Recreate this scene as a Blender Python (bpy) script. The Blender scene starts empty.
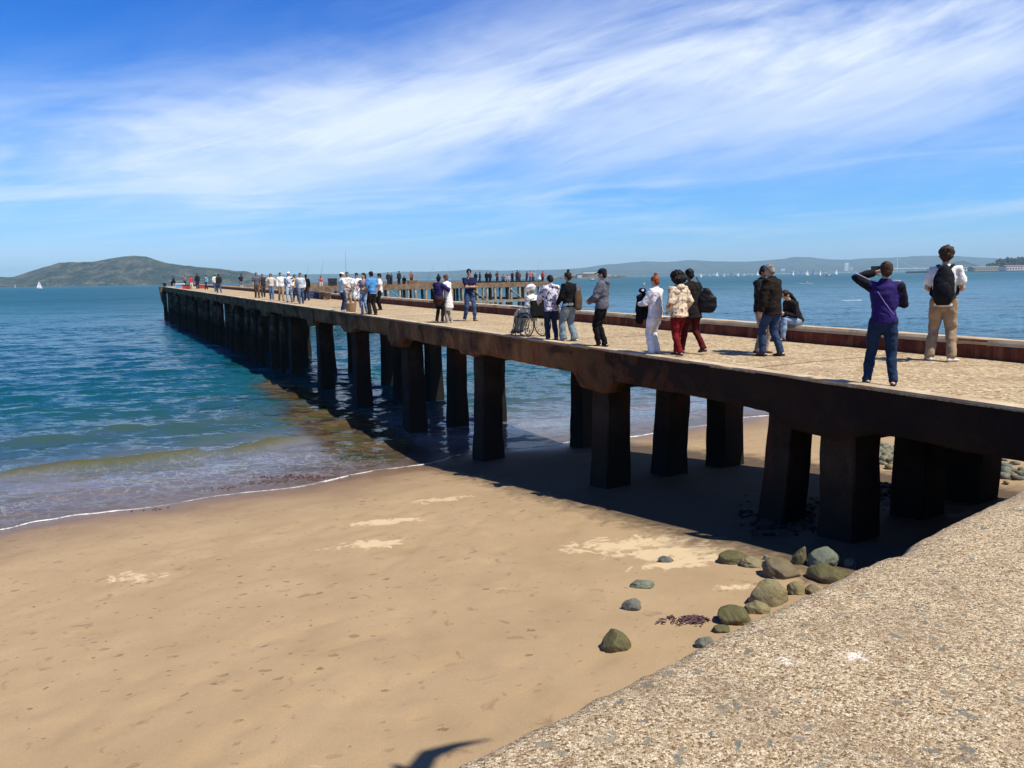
import bpy, bmesh, math, random
import numpy as np
from mathutils import Vector, Matrix, noise as mn
random.seed(7)
rng = np.random.RandomState(5)
scene = bpy.context.scene
COL = scene.collection
PI = math.pi
rad = math.radians

# ------------------------------------------------------------------ camera
F = 760.0
PITCH = rad(7.94)
ROLL = 0.0165
EYE = 5.4                                  # metres above the water (water = z 0)
R0 = Vector((1, 0, 0)); D0 = Vector((0, math.cos(PITCH), -math.sin(PITCH))); U0 = R0.cross(D0)
RX = math.cos(ROLL)*R0 - math.sin(ROLL)*U0
UX = math.sin(ROLL)*R0 + math.cos(ROLL)*U0
CAM = Vector((0, 0, EYE))
cd = bpy.data.cameras.new('camera'); cam = bpy.data.objects.new('camera', cd); COL.objects.link(cam)
cam.matrix_world = Matrix(((RX.x, UX.x, -D0.x, 0), (RX.y, UX.y, -D0.y, 0), (RX.z, UX.z, -D0.z, EYE), (0, 0, 0, 1)))
cd.lens = 36*F/1024; cd.sensor_width = 36; cd.clip_start = 0.1; cd.clip_end = 80000
scene.camera = cam

def ray(px, py):
    return (D0*F + RX*(px-512) - UX*(py-384)).normalized()
def project(P):
    v = Vector(P)-CAM
    d = v.dot(D0)
    return 512+F*v.dot(RX)/d, 384-F*v.dot(UX)/d
def on_z(px, py, z):
    r = ray(px, py); t = (z-EYE)/r.z
    return CAM+r*t
def at_y(px, py, Y):
    r = ray(px, py); return CAM+r*(Y/r.y)

# pier frame: s along the pier, o across it (to the right)
PD = Vector((-0.477, 0.879, 0)).normalized(); PN = Vector((0.879, 0.477, 0)).normalized()
def deck_z(s): return 3.8+0.0092*s
def PW(o, s, z=None):
    p = PN*o+PD*s; p.z = deck_z(s) if z is None else z
    return p
def on_deck(px, py):
    r = ray(px, py)
    # EYE + t r.z = 3.8 + .0092*(t * r.PD)
    t = (EYE-3.8)/(0.0092*r.dot(PD)-r.z)
    return CAM+r*t
def at_off(px, off, dz=0):
    lo, hi = 2.0, 400.0
    for _ in range(50):
        m = (lo+hi)/2
        p = PW(off, m); p.z += dz
        if (p-CAM).dot(D0) <= 1 or project(p)[0] > px: lo = m
        else: hi = m
    return PW(off, (lo+hi)/2)
def height_for(P, ytop):
    lo, hi = 0.3, 4
    for _ in range(40):
        m = (lo+hi)/2
        if project((P.x, P.y, P.z+m))[1] > ytop: lo = m
        else: hi = m
    return (lo+hi)/2

# ------------------------------------------------------------------ materials
def lin(c):
    return tuple(((v/12.92) if v <= 0.04045 else ((v+0.055)/1.055)**2.4) for v in [x/255 for x in c])+(1,)
def new_mat(name):
    m = bpy.data.materials.new(name); m.use_nodes = True
    nt = m.node_tree; nt.nodes.clear()
    out = nt.nodes.new('ShaderNodeOutputMaterial'); b = nt.nodes.new('ShaderNodeBsdfPrincipled')
    nt.links.new(b.outputs[0], out.inputs[0])
    return m, nt, b, out
def nd(nt, typ, ins=None, **props):
    n = nt.nodes.new(typ)
    for k, v in props.items(): setattr(n, k, v)
    if ins:
        for k, v in ins.items():
            if isinstance(v, bpy.types.NodeSocket): nt.links.new(v, n.inputs[k])
            else: n.inputs[k].default_value = v
    return n
def math_(nt, op, a, b=0.0, c=0.0, clamp=False):
    return nd(nt, 'ShaderNodeMath', {0: a, 1: b, 2: c}, operation=op, use_clamp=clamp).outputs[0]
def ramp(nt, fac, stops, interp='LINEAR'):
    n = nd(nt, 'ShaderNodeValToRGB', {0: fac}); cr = n.color_ramp; cr.interpolation = interp
    while len(cr.elements) > 1: cr.elements.remove(cr.elements[-1])
    cr.elements[0].position = stops[0][0]; cr.elements[0].color = stops[0][1]
    for p, c in stops[1:]:
        e = cr.elements.new(p); e.color = c
    return n.outputs[0]
def g(v): return (v, v, v, 1)
def mixc(nt, fac, a, b, blend='MIX'):
    n = nd(nt, 'ShaderNodeMix', {0: fac, 6: a, 7: b}, data_type='RGBA', blend_type=blend, clamp_factor=True)
    return n.outputs[2]
def noise_(nt, vec, scale, detail=4, rough=0.55, dist=0.0):
    return nd(nt, 'ShaderNodeTexNoise', {'Vector': vec, 'Scale': scale, 'Detail': detail, 'Roughness': rough, 'Distortion': dist})
def objco(nt): return nd(nt, 'ShaderNodeTexCoord').outputs['Object']
def bump(nt, b, h, strength=0.4, dist=0.01):
    n = nd(nt, 'ShaderNodeBump', {'Height': h, 'Strength': strength, 'Distance': dist})
    nt.links.new(n.outputs[0], b.inputs['Normal']); return n
def geopos(nt): return nd(nt, 'ShaderNodeNewGeometry').outputs['Position']

_mc = {}
def fabric(c, rough=0.9, var=0.25, scale=9, bs=0.35):
    """cloth of one dye: linear colour c"""
    k = ('f', tuple(round(x, 3) for x in c[:3]), rough, var)
    if k in _mc: return _mc[k]
    m, nt, b, o = new_mat('cloth')
    co = objco(nt); n = noise_(nt, co, scale, 5)
    c = tuple(c[:3])+(1,)
    lo = tuple(x*(1-var) for x in c[:3])+(1,); hi = tuple(min(1, x*(1+var)) for x in c[:3])+(1,)
    nt.links.new(ramp(nt, n.outputs[0], [(0.3, lo), (0.7, hi)]), b.inputs['Base Color'])
    b.inputs['Roughness'].default_value = rough; b.inputs['Specular IOR Level'].default_value = 0.12
    n2 = noise_(nt, co, 22, 4); bump(nt, b, n2.outputs[0], bs, 0.03)
    _mc[k] = m; return m
def pattern(c1, c2, scale=14, lo=0.47, hi=0.53, c3=None):
    m, nt, b, o = new_mat('patterned_cloth')
    co = objco(nt); n = noise_(nt, co, scale, 2, 0.5, 0.8)
    st = [(lo, c1), (hi, c2)]
    if c3: st.append((hi+0.08, c3))
    nt.links.new(ramp(nt, n.outputs[0], st), b.inputs['Base Color'])
    b.inputs['Roughness'].default_value = 0.9
    bump(nt, b, noise_(nt, co, 20, 3).outputs[0], 0.3, 0.02)
    return m
def plain(name, c, rough=0.6, metal=0.0, var=0.12, scale=6, bs=0.15):
    k = ('p', name, tuple(c[:3]), rough)
    if k in _mc: return _mc[k]
    m, nt, b, o = new_mat(name)
    co = objco(nt); n = noise_(nt, co, scale, 4)
    lo = tuple(x*(1-var) for x in c[:3])+(1,); hi = tuple(min(1, x*(1+var)) for x in c[:3])+(1,)
    nt.links.new(ramp(nt, n.outputs[0], [(0.3, lo), (0.7, hi)]), b.inputs['Base Color'])
    b.inputs['Roughness'].default_value = rough; b.inputs['Metallic'].default_value = metal
    if rough > .55: b.inputs['Specular IOR Level'].default_value = 0.18
    if bs: bump(nt, b, n.outputs[0], bs, 0.02)
    _mc[k] = m; return m

# ------------------------------------------------------------------ object helpers
def link(name, me, mat=None, parent=None, smooth=False):
    o = bpy.data.objects.new(name, me); COL.objects.link(o)
    if mat is not None: me.materials.append(mat)
    if smooth: me.polygons.foreach_set('use_smooth', [True]*len(me.polygons))
    if parent is not None: o.parent = parent
    return o
def bm_obj(name, bm, mat=None, parent=None, smooth=False):
    bmesh.ops.recalc_face_normals(bm, faces=bm.faces)
    me = bpy.data.meshes.new(name); bm.to_mesh(me); bm.free()
    return link(name, me, mat, parent, smooth)
def tag(o, label=None, cat=None, group=None, kind=None):
    if label: o['label'] = label
    if cat: o['category'] = cat
    if group: o['group'] = group
    if kind: o['kind'] = kind
    return o
def empty(name, loc, rz=0):
    o = bpy.data.objects.new(name, None); COL.objects.link(o); o.location = loc; o.rotation_euler = (0, 0, rz)
    o.empty_display_size = 0.2; return o
def copy_tree(o, parent=None):
    c = o.copy(); COL.objects.link(c)
    if parent is not None: c.parent = parent
    for ch in list(o.children): copy_tree(ch, c)
    return c
def hexa(bm, P):
    """P: 8 points, 0-3 bottom ring, 4-7 top ring"""
    v = [bm.verts.new(p) for p in P]
    for f in ((3, 2, 1, 0), (4, 5, 6, 7), (0, 1, 5, 4), (1, 2, 6, 5), (2, 3, 7, 6), (3, 0, 4, 7)):
        bm.faces.new([v[i] for i in f])
    return v
def box(bm, x0, x1, y0, y1, z0, z1):
    return hexa(bm, [(x0, y0, z0), (x1, y0, z0), (x1, y1, z0), (x0, y1, z0), (x0, y0, z1), (x1, y0, z1), (x1, y1, z1), (x0, y1, z1)])
def tube(bm, pts, rads, side=None, seg=12, cap=True, cape=0.55):
    pts = [Vector(p) for p in pts]; n = len(pts)
    rads = [(r, r) if not isinstance(r, (tuple, list)) else tuple(r) for r in rads]
    rings = []
    T = []
    for i in range(n):
        a = pts[max(0, i-1)]; b = pts[min(n-1, i+1)]; T.append((b-a).normalized())
    if cap:
        P = [pts[0]-T[0]*rads[0][0]*cape]+pts+[pts[-1]+T[-1]*rads[-1][0]*0.55]
        Rr = [(rads[0][0]*(.62 if cape > .3 else .92), rads[0][1]*(.62 if cape > .3 else .92))]+rads+[(rads[-1][0]*.62, rads[-1][1]*.62)]
        TT = [T[0]]+T+[T[-1]]
    else: P, Rr, TT = pts, rads, T
    ps = None
    for p, r, t in zip(P, Rr, TT):
        s = Vector(side) if side is not None else (ps if ps is not None else (Vector((1, 0, 0)) if abs(t.x) < 0.8 else Vector((0, 1, 0))))
        s = (s-t*s.dot(t))
        if s.length < 1e-4: s = Vector((0, 1, 0))-t*t.y
        s.normalize(); f = t.cross(s); ps = s
        rings.append([bm.verts.new(p+s*math.cos(2*PI*k/seg)*r[0]+f*math.sin(2*PI*k/seg)*r[1]) for k in range(seg)])
    for a, b in zip(rings, rings[1:]):
        for k in range(seg): bm.faces.new((a[k], a[(k+1) % seg], b[(k+1) % seg], b[k]))
    bm.faces.new(rings[0][::-1]); bm.faces.new(rings[-1])
def ell(bm, c, r, M=None, sub=2):
    mat = Matrix.Translation(Vector(c)) @ (M.to_4x4() if M is not None else Matrix.Identity(4)) @ Matrix.Diagonal((r[0], r[1], r[2], 1))
    bmesh.ops.create_icosphere(bm, subdivisions=sub, radius=1.0, matrix=mat)
def remesh(bm, voxel, smooth=2, name='m'):
    bmesh.ops.recalc_face_normals(bm, faces=bm.faces)
    me = bpy.data.meshes.new('tmp'); bm.to_mesh(me); bm.free()
    o = bpy.data.objects.new('tmp', me); COL.objects.link(o)
    md = o.modifiers.new('r', 'REMESH'); md.mode = 'VOXEL'; md.voxel_size = voxel
    if smooth:
        ms = o.modifiers.new('s', 'SMOOTH'); ms.factor = 0.5; ms.iterations = smooth
    dg = bpy.context.evaluated_depsgraph_get()
    out = bpy.data.meshes.new_from_object(o.evaluated_get(dg))
    bpy.data.objects.remove(o); bpy.data.meshes.remove(me)
    out.name = name
    out.polygons.foreach_set('use_smooth', [True]*len(out.polygons))
    return out
def grid_mesh(name, X, Y, Z, attrs=None):
    nr, nc = X.shape
    me = bpy.data.meshes.new(name)
    co = np.stack([X.ravel(), Y.ravel(), Z.ravel()], 1).astype(np.float32)
    i = np.arange(nr-1)[:, None]*nc+np.arange(nc-1)[None, :]
    q = np.stack([i, i+1, i+nc+1, i+nc], -1).reshape(-1, 4)
    me.vertices.add(len(co)); me.vertices.foreach_set('co', co.ravel())
    me.loops.add(q.size); me.loops.foreach_set('vertex_index', q.ravel().astype(np.int32))
    me.polygons.add(len(q)); me.polygons.foreach_set('loop_start', (np.arange(len(q))*4).astype(np.int32))
    me.polygons.foreach_set('loop_total', np.full(len(q), 4, np.int32))
    me.polygons.foreach_set('use_smooth', np.ones(len(q), bool))
    me.update(calc_edges=True)
    if attrs:
        for k, v in attrs.items():
            a = me.attributes.new(k, 'FLOAT', 'POINT'); a.data.foreach_set('value', v.ravel().astype(np.float32))
    return me
# cheap vectorised value noise
def vnoise(x, y, seed=0):
    r = np.random.RandomState(seed); T = r.rand(256, 256)
    xi = np.floor(x).astype(int); yi = np.floor(y).astype(int); fx = x-xi; fy = y-yi
    fx = fx*fx*(3-2*fx); fy = fy*fy*(3-2*fy)
    a = T[xi & 255, yi & 255]; b = T[(xi+1) & 255, yi & 255]; c = T[xi & 255, (yi+1) & 255]; d = T[(xi+1) & 255, (yi+1) & 255]
    return (a*(1-fx)+b*fx)*(1-fy)+(c*(1-fx)+d*fx)*fy-0.5
def fbm(x, y, seed=0, octv=4, gain=0.5):
    s = 0; a = 1.0
    for i in range(octv):
        s = s+a*vnoise(x*2**i+17.3*i, y*2**i-9.1*i, seed+i); a *= gain
    return s
def sstep(a, b, x):
    t = np.clip((x-a)/(b-a), 0, 1); return t*t*(3-2*t)

# ------------------------------------------------------------------ world: sky + high cirrus
SUN_EL = rad(60); SH = rad(-56)              # direction shadows fall, clockwise from +Y
tosun = Vector((-math.sin(SH)*math.cos(SUN_EL), -math.cos(SH)*math.cos(SUN_EL), math.sin(SUN_EL)))
w = bpy.data.worlds.new('World'); scene.world = w; w.use_nodes = True
nt = w.node_tree; nt.nodes.clear()
wo = nt.nodes.new('ShaderNodeOutputWorld'); bg = nt.nodes.new('ShaderNodeBackground')
nt.links.new(bg.outputs[0], wo.inputs[0])
sky = nd(nt, 'ShaderNodeTexSky', sky_type='NISHITA', sun_disc=False)
sky.sun_elevation = SUN_EL; sky.sun_rotation = math.atan2(tosun.x, tosun.y)
sky.air_density = 1.0; sky.dust_density = 0.0; sky.ozone_density = 3.0; sky.altitude = 0
SKY_STR = 0.07
bg.inputs[1].default_value = SKY_STR
scl = nd(nt, 'ShaderNodeSeparateColor', {0: sky.outputs[0]})
def chan(o, p, k):        # clear spring air: deepen the sky blue towards the zenith
    x = math_(nt, 'POWER', math_(nt, 'MULTIPLY', o, 0.07), p)
    return math_(nt, 'MINIMUM', math_(nt, 'MULTIPLY', x, k/SKY_STR), 0.92/SKY_STR)
skc = nd(nt, 'ShaderNodeCombineColor', {0: math_(nt, 'MINIMUM', chan(scl.outputs[0], 2.65, 2.55), 0.45/SKY_STR), 1: math_(nt, 'MINIMUM', chan(scl.outputs[1], 1.42, 1.42), 0.69/SKY_STR), 2: chan(scl.outputs[2], 1.05, 1.85)}).outputs[0]
dirv = nd(nt, 'ShaderNodeTexCoord').outputs['Generated']
sp = nd(nt, 'ShaderNodeSeparateXYZ', {0: dirv})
el = math_(nt, 'ARCSINE', sp.outputs[2]); az = math_(nt, 'ARCTAN2', sp.outputs[0], sp.outputs[1])
def cirrus(ang, ka, kb, seed, lo, hi, dist=1.2, detail=7, rough=0.6):
    ca, sa = math.cos(ang), math.sin(ang)
    a = math_(nt, 'ADD', math_(nt, 'MULTIPLY', az, ca), math_(nt, 'MULTIPLY', el, sa))
    b = math_(nt, 'SUBTRACT', math_(nt, 'MULTIPLY', el, ca), math_(nt, 'MULTIPLY', az, sa))
    v = nd(nt, 'ShaderNodeCombineXYZ', {0: math_(nt, 'MULTIPLY', a, ka), 1: math_(nt, 'MULTIPLY', b, kb), 2: seed}).outputs[0]
    n = noise_(nt, v, 1.0, detail, rough, dist)
    return ramp(nt, n.outputs[0], [(lo, g(0)), (hi, g(1))], 'EASE'), v
def gauss(x, c, wd):
    d = math_(nt, 'DIVIDE', math_(nt, 'SUBTRACT', x, c), wd)
    return math_(nt, 'EXPONENT', math_(nt, 'MULTIPLY', math_(nt, 'MULTIPLY', d, d), -1.0))
# main band: low on the left, climbing to the right
cen = math_(nt, 'ADD', math_(nt, 'MULTIPLY', az, 0.13), 0.215)
wid = math_(nt, 'ADD', math_(nt, 'MULTIPLY', az, 0.07), 0.098)
env1 = gauss(el, cen, wid)
c1, _ = cirrus(rad(11), 1.7, 7.0, 3.1, 0.27, 0.64, 0.7, 8, 0.58)
c2, _ = cirrus(rad(15), 5.0, 30.0, 8.7, 0.38, 0.74, 1.1, 9, 0.68)
m1 = math_(nt, 'MULTIPLY', env1, math_(nt, 'ADD', math_(nt, 'MULTIPLY', c1, 0.98), math_(nt, 'MULTIPLY', c2, 0.24)))
# thin veil lower down, faint streaks
env2 = gauss(el, 0.085, 0.05)
c3, _ = cirrus(rad(4), 3.5, 40.0, 14.2, 0.42, 0.78, 0.8)
m2 = math_(nt, 'MULTIPLY', math_(nt, 'MULTIPLY', env2, c3), 0.45)
c4, _ = cirrus(rad(12), 1.8, 7.0, 21.9, 0.45, 0.85)
m3 = math_(nt, 'MULTIPLY', c4, 0.10)
cm = math_(nt, 'ADD', math_(nt, 'ADD', m1, m2), m3, clamp=True)
# deep, clean blue overhead
zen = ramp(nt, math_(nt, 'DIVIDE', el, 1.5708), [(0.26, g(1)), (0.62, g(0.5))])
skc = mixc(nt, 1.0, skc, zen, 'MULTIPLY')
cm = math_(nt, 'MULTIPLY', math_(nt, 'MULTIPLY', cm, 0.88), ramp(nt, math_(nt, 'DIVIDE', el, 1.5708), [(0.26, g(1)), (0.5, g(0.3))]))
CLOUD = 0.86/SKY_STR
ccol = (CLOUD*0.84, CLOUD*0.92, CLOUD*1.02, 1)
fin = mixc(nt, cm, skc, ccol)
nt.links.new(fin, bg.inputs[0])

sd = bpy.data.lights.new('sun', 'SUN'); sd.energy = 5.0; sd.angle = rad(0.53); sd.color = (1.0, 0.94, 0.82)
so = bpy.data.objects.new('sun', sd); COL.objects.link(so); so.rotation_euler = tosun.to_track_quat('Z', 'Y').to_euler()
so.location = (20, -20, 60)
scene.view_settings.view_transform = 'Standard'; scene.view_settings.look = 'None'
scene.view_settings.exposure = 0.4; scene.view_settings.gamma = 1.0
scene.cycles.max_bounces = 8; scene.cycles.transparent_max_bounces = 16; scene.cycles.volume_bounces = 0
scene.cycles.use_denoising = True; scene.cycles.diffuse_bounces = 3
# ------------------------------------------------------------------ beach frame: v along the sea wall, u towards the water
WO = Vector((-0.17, 2.31)); WV = Vector((0.787, 0.617)).normalized(); WU = Vector((-WV.y, WV.x))
def uv_of(X, Y):
    dx = X-WO.x; dy = Y-WO.y
    return dx*WU.x+dy*WU.y, dx*WV.x+dy*WV.y
def xy_of(u, v): return WO.x+WU.x*u+WV.x*v, WO.y+WU.y*u+WV.y*v
def shore_u(v):
    v = np.asarray(v, float)
    return 18.0-0.0066*np.clip(v, 0, 36)**1.9-0.03*np.clip(v, -30, 40)+0.25*np.sin(v*0.55+1)+0.12*np.sin(v*1.7)
def sand_z(u, v):
    us = shore_u(v); t = u/us
    z = 1.85*(1-t)
    z = np.where(t > 1, -0.10*(u-us)-0.004*(u-us)**2, z)
    z = np.where(t < 0.55, z-0.10*(0.55-t)**2, z)
    return np.maximum(z, -3.5)
def sand_at(x, y):
    u, v = uv_of(x, y); return float(sand_z(np.array(u), np.array(v)))
def on_sand(px, py):
    z = 1.0
    for _ in range(30):
        p = on_z(px, py, z); z = sand_at(p.x, p.y)
    p.z = z
    return p

uu = np.concatenate([np.arange(-1.2, 20, 0.11), np.arange(20, 40, 0.6)]); vv = np.concatenate([np.arange(-40, -12, 0.8), np.arange(-12, 32, 0.11), np.arange(32, 110, 0.9)])
V, U = np.meshgrid(vv, uu)
Z = sand_z(U, V)
dry = sstep(0.5, 4.5, shore_u(V)-U)
Z = Z+0.020*fbm(U*0.35, V*0.18, 3, 2)*dry+0.005*fbm(U*1.2, V*0.7, 4, 3)*dry
Z = Z+0.006*fbm(U*2.6, V*1.7, 9, 3)*dry
# trampled footprints, in bands
tr = sstep(0.02, 0.25, fbm(U*0.35, V*0.16, 21, 3))*dry
Z = Z-0.030*tr*sstep(0.12, 0.32, vnoise(U*3.6, V*3.0, 31))
Z = Z-0.016*dry*sstep(0.28, 0.42, vnoise(U*4.2, V*4.0, 33))
# scour hollow and long low ridges of sand

X, Y = xy_of(U, V)
me = grid_mesh('beach', X, Y, Z, {'shore': shore_u(V)-U, 'cu': U, 'cv': V})
m, nt, b, out = new_mat('sand')
pos = geopos(nt)
att = nd(nt, 'ShaderNodeAttribute', attribute_name='shore').outputs['Fac']
n1 = noise_(nt, pos, 0.9, 5, 0.6); n2 = noise_(nt, pos, 95, 2, 0.8); n3 = noise_(nt, pos, 3.2, 5, 0.65, 0.6)
mp = nd(nt, 'ShaderNodeMapping', {'Vector': pos, 'Rotation': (0, 0, -math.atan2(WV.y, WV.x)-0.25), 'Scale': (0.45, 1.9, 1)}).outputs[0]
n4 = noise_(nt, mp, 1.0, 5, 0.62, 0.7)
col = ramp(nt, n1.outputs[0], [(0.3, (0.335, 0.235, 0.130, 1)), (0.7, (0.42, 0.30, 0.172, 1))])
col = mixc(nt, math_(nt, 'MULTIPLY', ramp(nt, n2.outputs[0], [(0.35, g(0)), (0.65, g(1))]), 0.5), col, (0.24, 0.16, 0.085, 1))
# pale dry crust patches where nobody has walked
dryp = ramp(nt, n4.outputs[0], [(0.70, g(0)), (0.76, g(0.6))])
n5 = noise_(nt, pos, 3.0, 6, 0.7, 1.0)
for (qx, qy, rr, kx) in ((640, 542, 1.5, 1.0), (668, 552, 1.1, 1.0), (690, 560, 1.0, .9), (738, 586, 0.5, .8), (385, 522, 0.9, .9), (372, 544, .9, .9), (140, 575, 1.1, .1), (440, 500, 1.0, .4)):
    q = on_sand(qx, qy); dd = nd(nt, 'ShaderNodeVectorMath', {0: nd(nt, 'ShaderNodeMapping', {'Vector': nd(nt, 'ShaderNodeVectorMath', {0: pos, 1: tuple(q)}, operation='SUBTRACT').outputs[0], 'Rotation': (0, 0, -math.atan2(WV.y, WV.x)), 'Scale': (1/rr, 2.6/rr, 0)}).outputs[0]}, operation='LENGTH').outputs['Value']
    mk = math_(nt, 'SUBTRACT', math_(nt, 'ADD', math_(nt, 'MULTIPLY', n5.outputs[0], 1.5), 0.12*kx), math_(nt, 'MULTIPLY', dd, 0.42))
    dryp = math_(nt, 'MAXIMUM', dryp, ramp(nt, mk, [(0.54, g(0)), (0.64, g(0.9))]))
dryp = math_(nt, 'MULTIPLY', dryp, ramp(nt, math_(nt, 'DIVIDE', att, 20.0), [(0.12, g(0)), (0.3, g(1))]))
col = mixc(nt, math_(nt, 'MULTIPLY', dryp, 0.85), col, (0.60, 0.47, 0.29, 1))
# dark specks of weed and grit
sp_ = ramp(nt, n3.outputs[0], [(0.61, g(0)), (0.69, g(1))])
col = mixc(nt, math_(nt, 'MULTIPLY', sp_, 0.5), col, (0.15, 0.08, 0.05, 1))
wet = ramp(nt, math_(nt, 'ADD', math_(nt, 'DIVIDE', att, 10.0), math_(nt, 'MULTIPLY', math_(nt, 'SUBTRACT', n1.outputs[0], 0.5), 0.18)), [(0.03, g(1)), (0.17, g(0.45)), (0.42, g(0))])
col = mixc(nt, wet, col, (0.145, 0.085, 0.048, 1))
# footprints and scattered bits of wrack
def prints(scale, thr, rad_, seed, regs):
    q = nd(nt, 'ShaderNodeMapping', {'Vector': pos, 'Location': (seed, seed*.7, 0), 'Rotation': (0, 0, 0.6), 'Scale': (1, 1.6, 0)}).outputs[0]
    q = nd(nt, 'ShaderNodeVectorMath', {0: q, 1: nd(nt, 'ShaderNodeVectorMath', {0: noise_(nt, pos, 9, 3).outputs['Color'], 'Scale': 0.16}, operation='SCALE').outputs[0]}, operation='ADD').outputs[0]
    v = nd(nt, 'ShaderNodeTexVoronoi', {'Vector': q, 'Scale': scale})
    sel = ramp(nt, nd(nt, 'ShaderNodeSeparateColor', {0: v.outputs['Color']}).outputs[0], [(thr, g(0)), (thr+.01, g(1))])
    return math_(nt, 'MULTIPLY', math_(nt, 'MULTIPLY', ramp(nt, v.outputs['Distance'], [(rad_*.6, g(1)), (rad_, g(0))]), sel), regs)
far_z = ramp(nt, math_(nt, 'DIVIDE', att, 20.0), [(0.05, g(0)), (0.12, g(1)), (0.55, g(1)), (0.75, g(0.35))])
pr = prints(2.6, 0.50, 0.20, 3.3, math_(nt, 'MULTIPLY', far_z, ramp(nt, noise_(nt, pos, 0.33, 3).outputs[0], [(0.47, g(0)), (0.56, g(1))])))
pr2 = prints(1.6, 0.60, 0.085, 9.1, ramp(nt, att, [(0, g(1)), (1, g(1))]))
pr3 = prints(6.0, 0.80, 0.20, 5.5, far_z)
pm = math_(nt, 'MAXIMUM', math_(nt, 'MAXIMUM', pr, pr2), pr3)
col = mixc(nt, math_(nt, 'MULTIPLY', pm, 0.62), col, (0.15, 0.088, 0.042, 1))
# pier's shadow deepened in the sand's base colour, with ragged edges
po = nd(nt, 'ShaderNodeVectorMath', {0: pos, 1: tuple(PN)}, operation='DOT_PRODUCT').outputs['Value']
pier_shade = math_(nt, 'SUBTRACT', 3.6, math_(nt, 'ABSOLUTE', math_(nt, 'SUBTRACT', po, 11.1)))
pier_shade = math_(nt, 'ADD', pier_shade, math_(nt, 'MULTIPLY', math_(nt, 'SUBTRACT', n3.outputs[0], 0.5), 1.6))
pier_shade = ramp(nt, pier_shade, [(0.0, g(0)), (0.8, g(0.85))])
col = mixc(nt, pier_shade, col, (0.045, 0.030, 0.020, 1))
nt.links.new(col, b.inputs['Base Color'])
nt.links.new(ramp(nt, wet, [(0.0, g(0.95)), (0.6, g(0.55)), (1.0, g(0.28))]), b.inputs['Roughness'])
b.inputs['Specular IOR Level'].default_value = 0.3
bh = math_(nt, 'SUBTRACT', math_(nt, 'ADD', math_(nt, 'MULTIPLY', n2.outputs[0], 0.35), math_(nt, 'MULTIPLY', n3.outputs[0], 0.7)), math_(nt, 'MULTIPLY', pm, 1.4))
bump(nt, b, bh, 0.5, 0.025)
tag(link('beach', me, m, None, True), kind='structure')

# ------------------------------------------------------------------ water: one sheet from the beach to the horizon
azs = np.radians(np.concatenate([np.arange(-115, -42, 1.2), np.arange(-42, 46, 0.2), np.arange(46, 116, 1.2)]))
rs = [9.0]
while rs[-1] < 120: rs.append(rs[-1]*1.0075+0.02)
while rs[-1] < 19500: rs.append(rs[-1]*1.045)
rs = np.array(rs)
A, R = np.meshgrid(azs, rs)
X = np.sin(A)*R; Y = np.cos(A)*R
U, V = uv_of(X, Y); off = U-shore_u(V)
fade = 1-sstep(50, 170, R)
calm = sstep(0.0, 9, off)
wx, wy = 0.42, -0.90
Z = 0*X
for i, (L, amp, da) in enumerate([(6.5, .034, 0.05), (4.1, .026, -0.18), (2.7, .024, 0.2), (1.9, .020, -0.3), (1.35, .016, 0.4), (1.0, .011, -0.1), (0.75, 0.008, 0.3)]):
    c, s = math.cos(da), math.sin(da); dx = wx*c-wy*s; dy = wx*s+wy*c
    ph = 2*PI*(X*dx+Y*dy)/L+4.5*fbm(X/L*0.22, Y/L*0.35, 60+i, 2)+i*1.3
    sw = np.sin(ph); am = amp*(0.55+1.3*np.clip(fbm(X*0.05+i, Y*0.05, 80+i, 2)+0.5, 0, 1))
    Z = Z+am*(sw+0.35*np.abs(sw))*fade*(0.18+0.82*calm)
Z = Z+0.035*fbm(X*1.4, Y*1.4, 90, 3)*fade*(0.3+0.7*calm)
gate = (1-sstep(7.0, 11.5, V+0.8*vnoise(V*0.6, V*0, 5)))
o1 = off-5.3-0.9*vnoise(V*0.22+3, V*0, 91)+0.05*V
crest = np.exp(-(np.where(o1 > 0, o1/0.62, o1/0.24))**2)*gate*(0.45+0.55*sstep(-0.25, 0.1, vnoise(V*0.7+4, V*0, 98)))
o2 = off-1.7-0.6*vnoise(V*0.3+3, V*0, 95)
crest2 = np.exp(-(np.where(o2 > 0, o2/0.5, o2/0.15))**2)*(1-sstep(2, 7, V))
o3 = off-10.5-0.9*vnoise(V*0.2+9, V*0, 96)
crest3 = np.exp(-(np.where(o3 > 0, o3/1.1, o3/0.6))**2)
Z = Z+0.26*crest+0.06*crest2+0.13*crest3*gate+0.015
Z = np.where(R > 300, 0.0, Z)
O = X*PN.x+Y*PN.y; S = X*PD.x+Y*PD.y
kel = 0.95*np.exp(-((O-7.6)/1.9)**2)*sstep(18, 24, S)*(1-sstep(29, 40, S))
kel = np.maximum(kel, 0.72*np.exp(-((O-8.0)/1.8)**2)*sstep(30, 36, S)*(1-sstep(40, 48, S)))
me = grid_mesh('water', X, Y, Z, {'off': np.clip(off, -5, 400), 'crest': np.clip(crest+0.25*crest3*gate, 0, 1), 'kelp': kel})
m, nt, b, out = new_mat('sea_water')
pos = geopos(nt)
off_ = nd(nt, 'ShaderNodeAttribute', attribute_name='off').outputs['Fac']
cre = nd(nt, 'ShaderNodeAttribute', attribute_name='crest').outputs['Fac']
kel_ = nd(nt, 'ShaderNodeAttribute', attribute_name='kelp').outputs['Fac']
big = noise_(nt, nd(nt, 'ShaderNodeMapping', {'Vector': pos, 'Scale': (0.006, 0.02, 1), 'Rotation': (0, 0, 0.15)}).outputs[0], 1.0, 5, 0.6)
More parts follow.
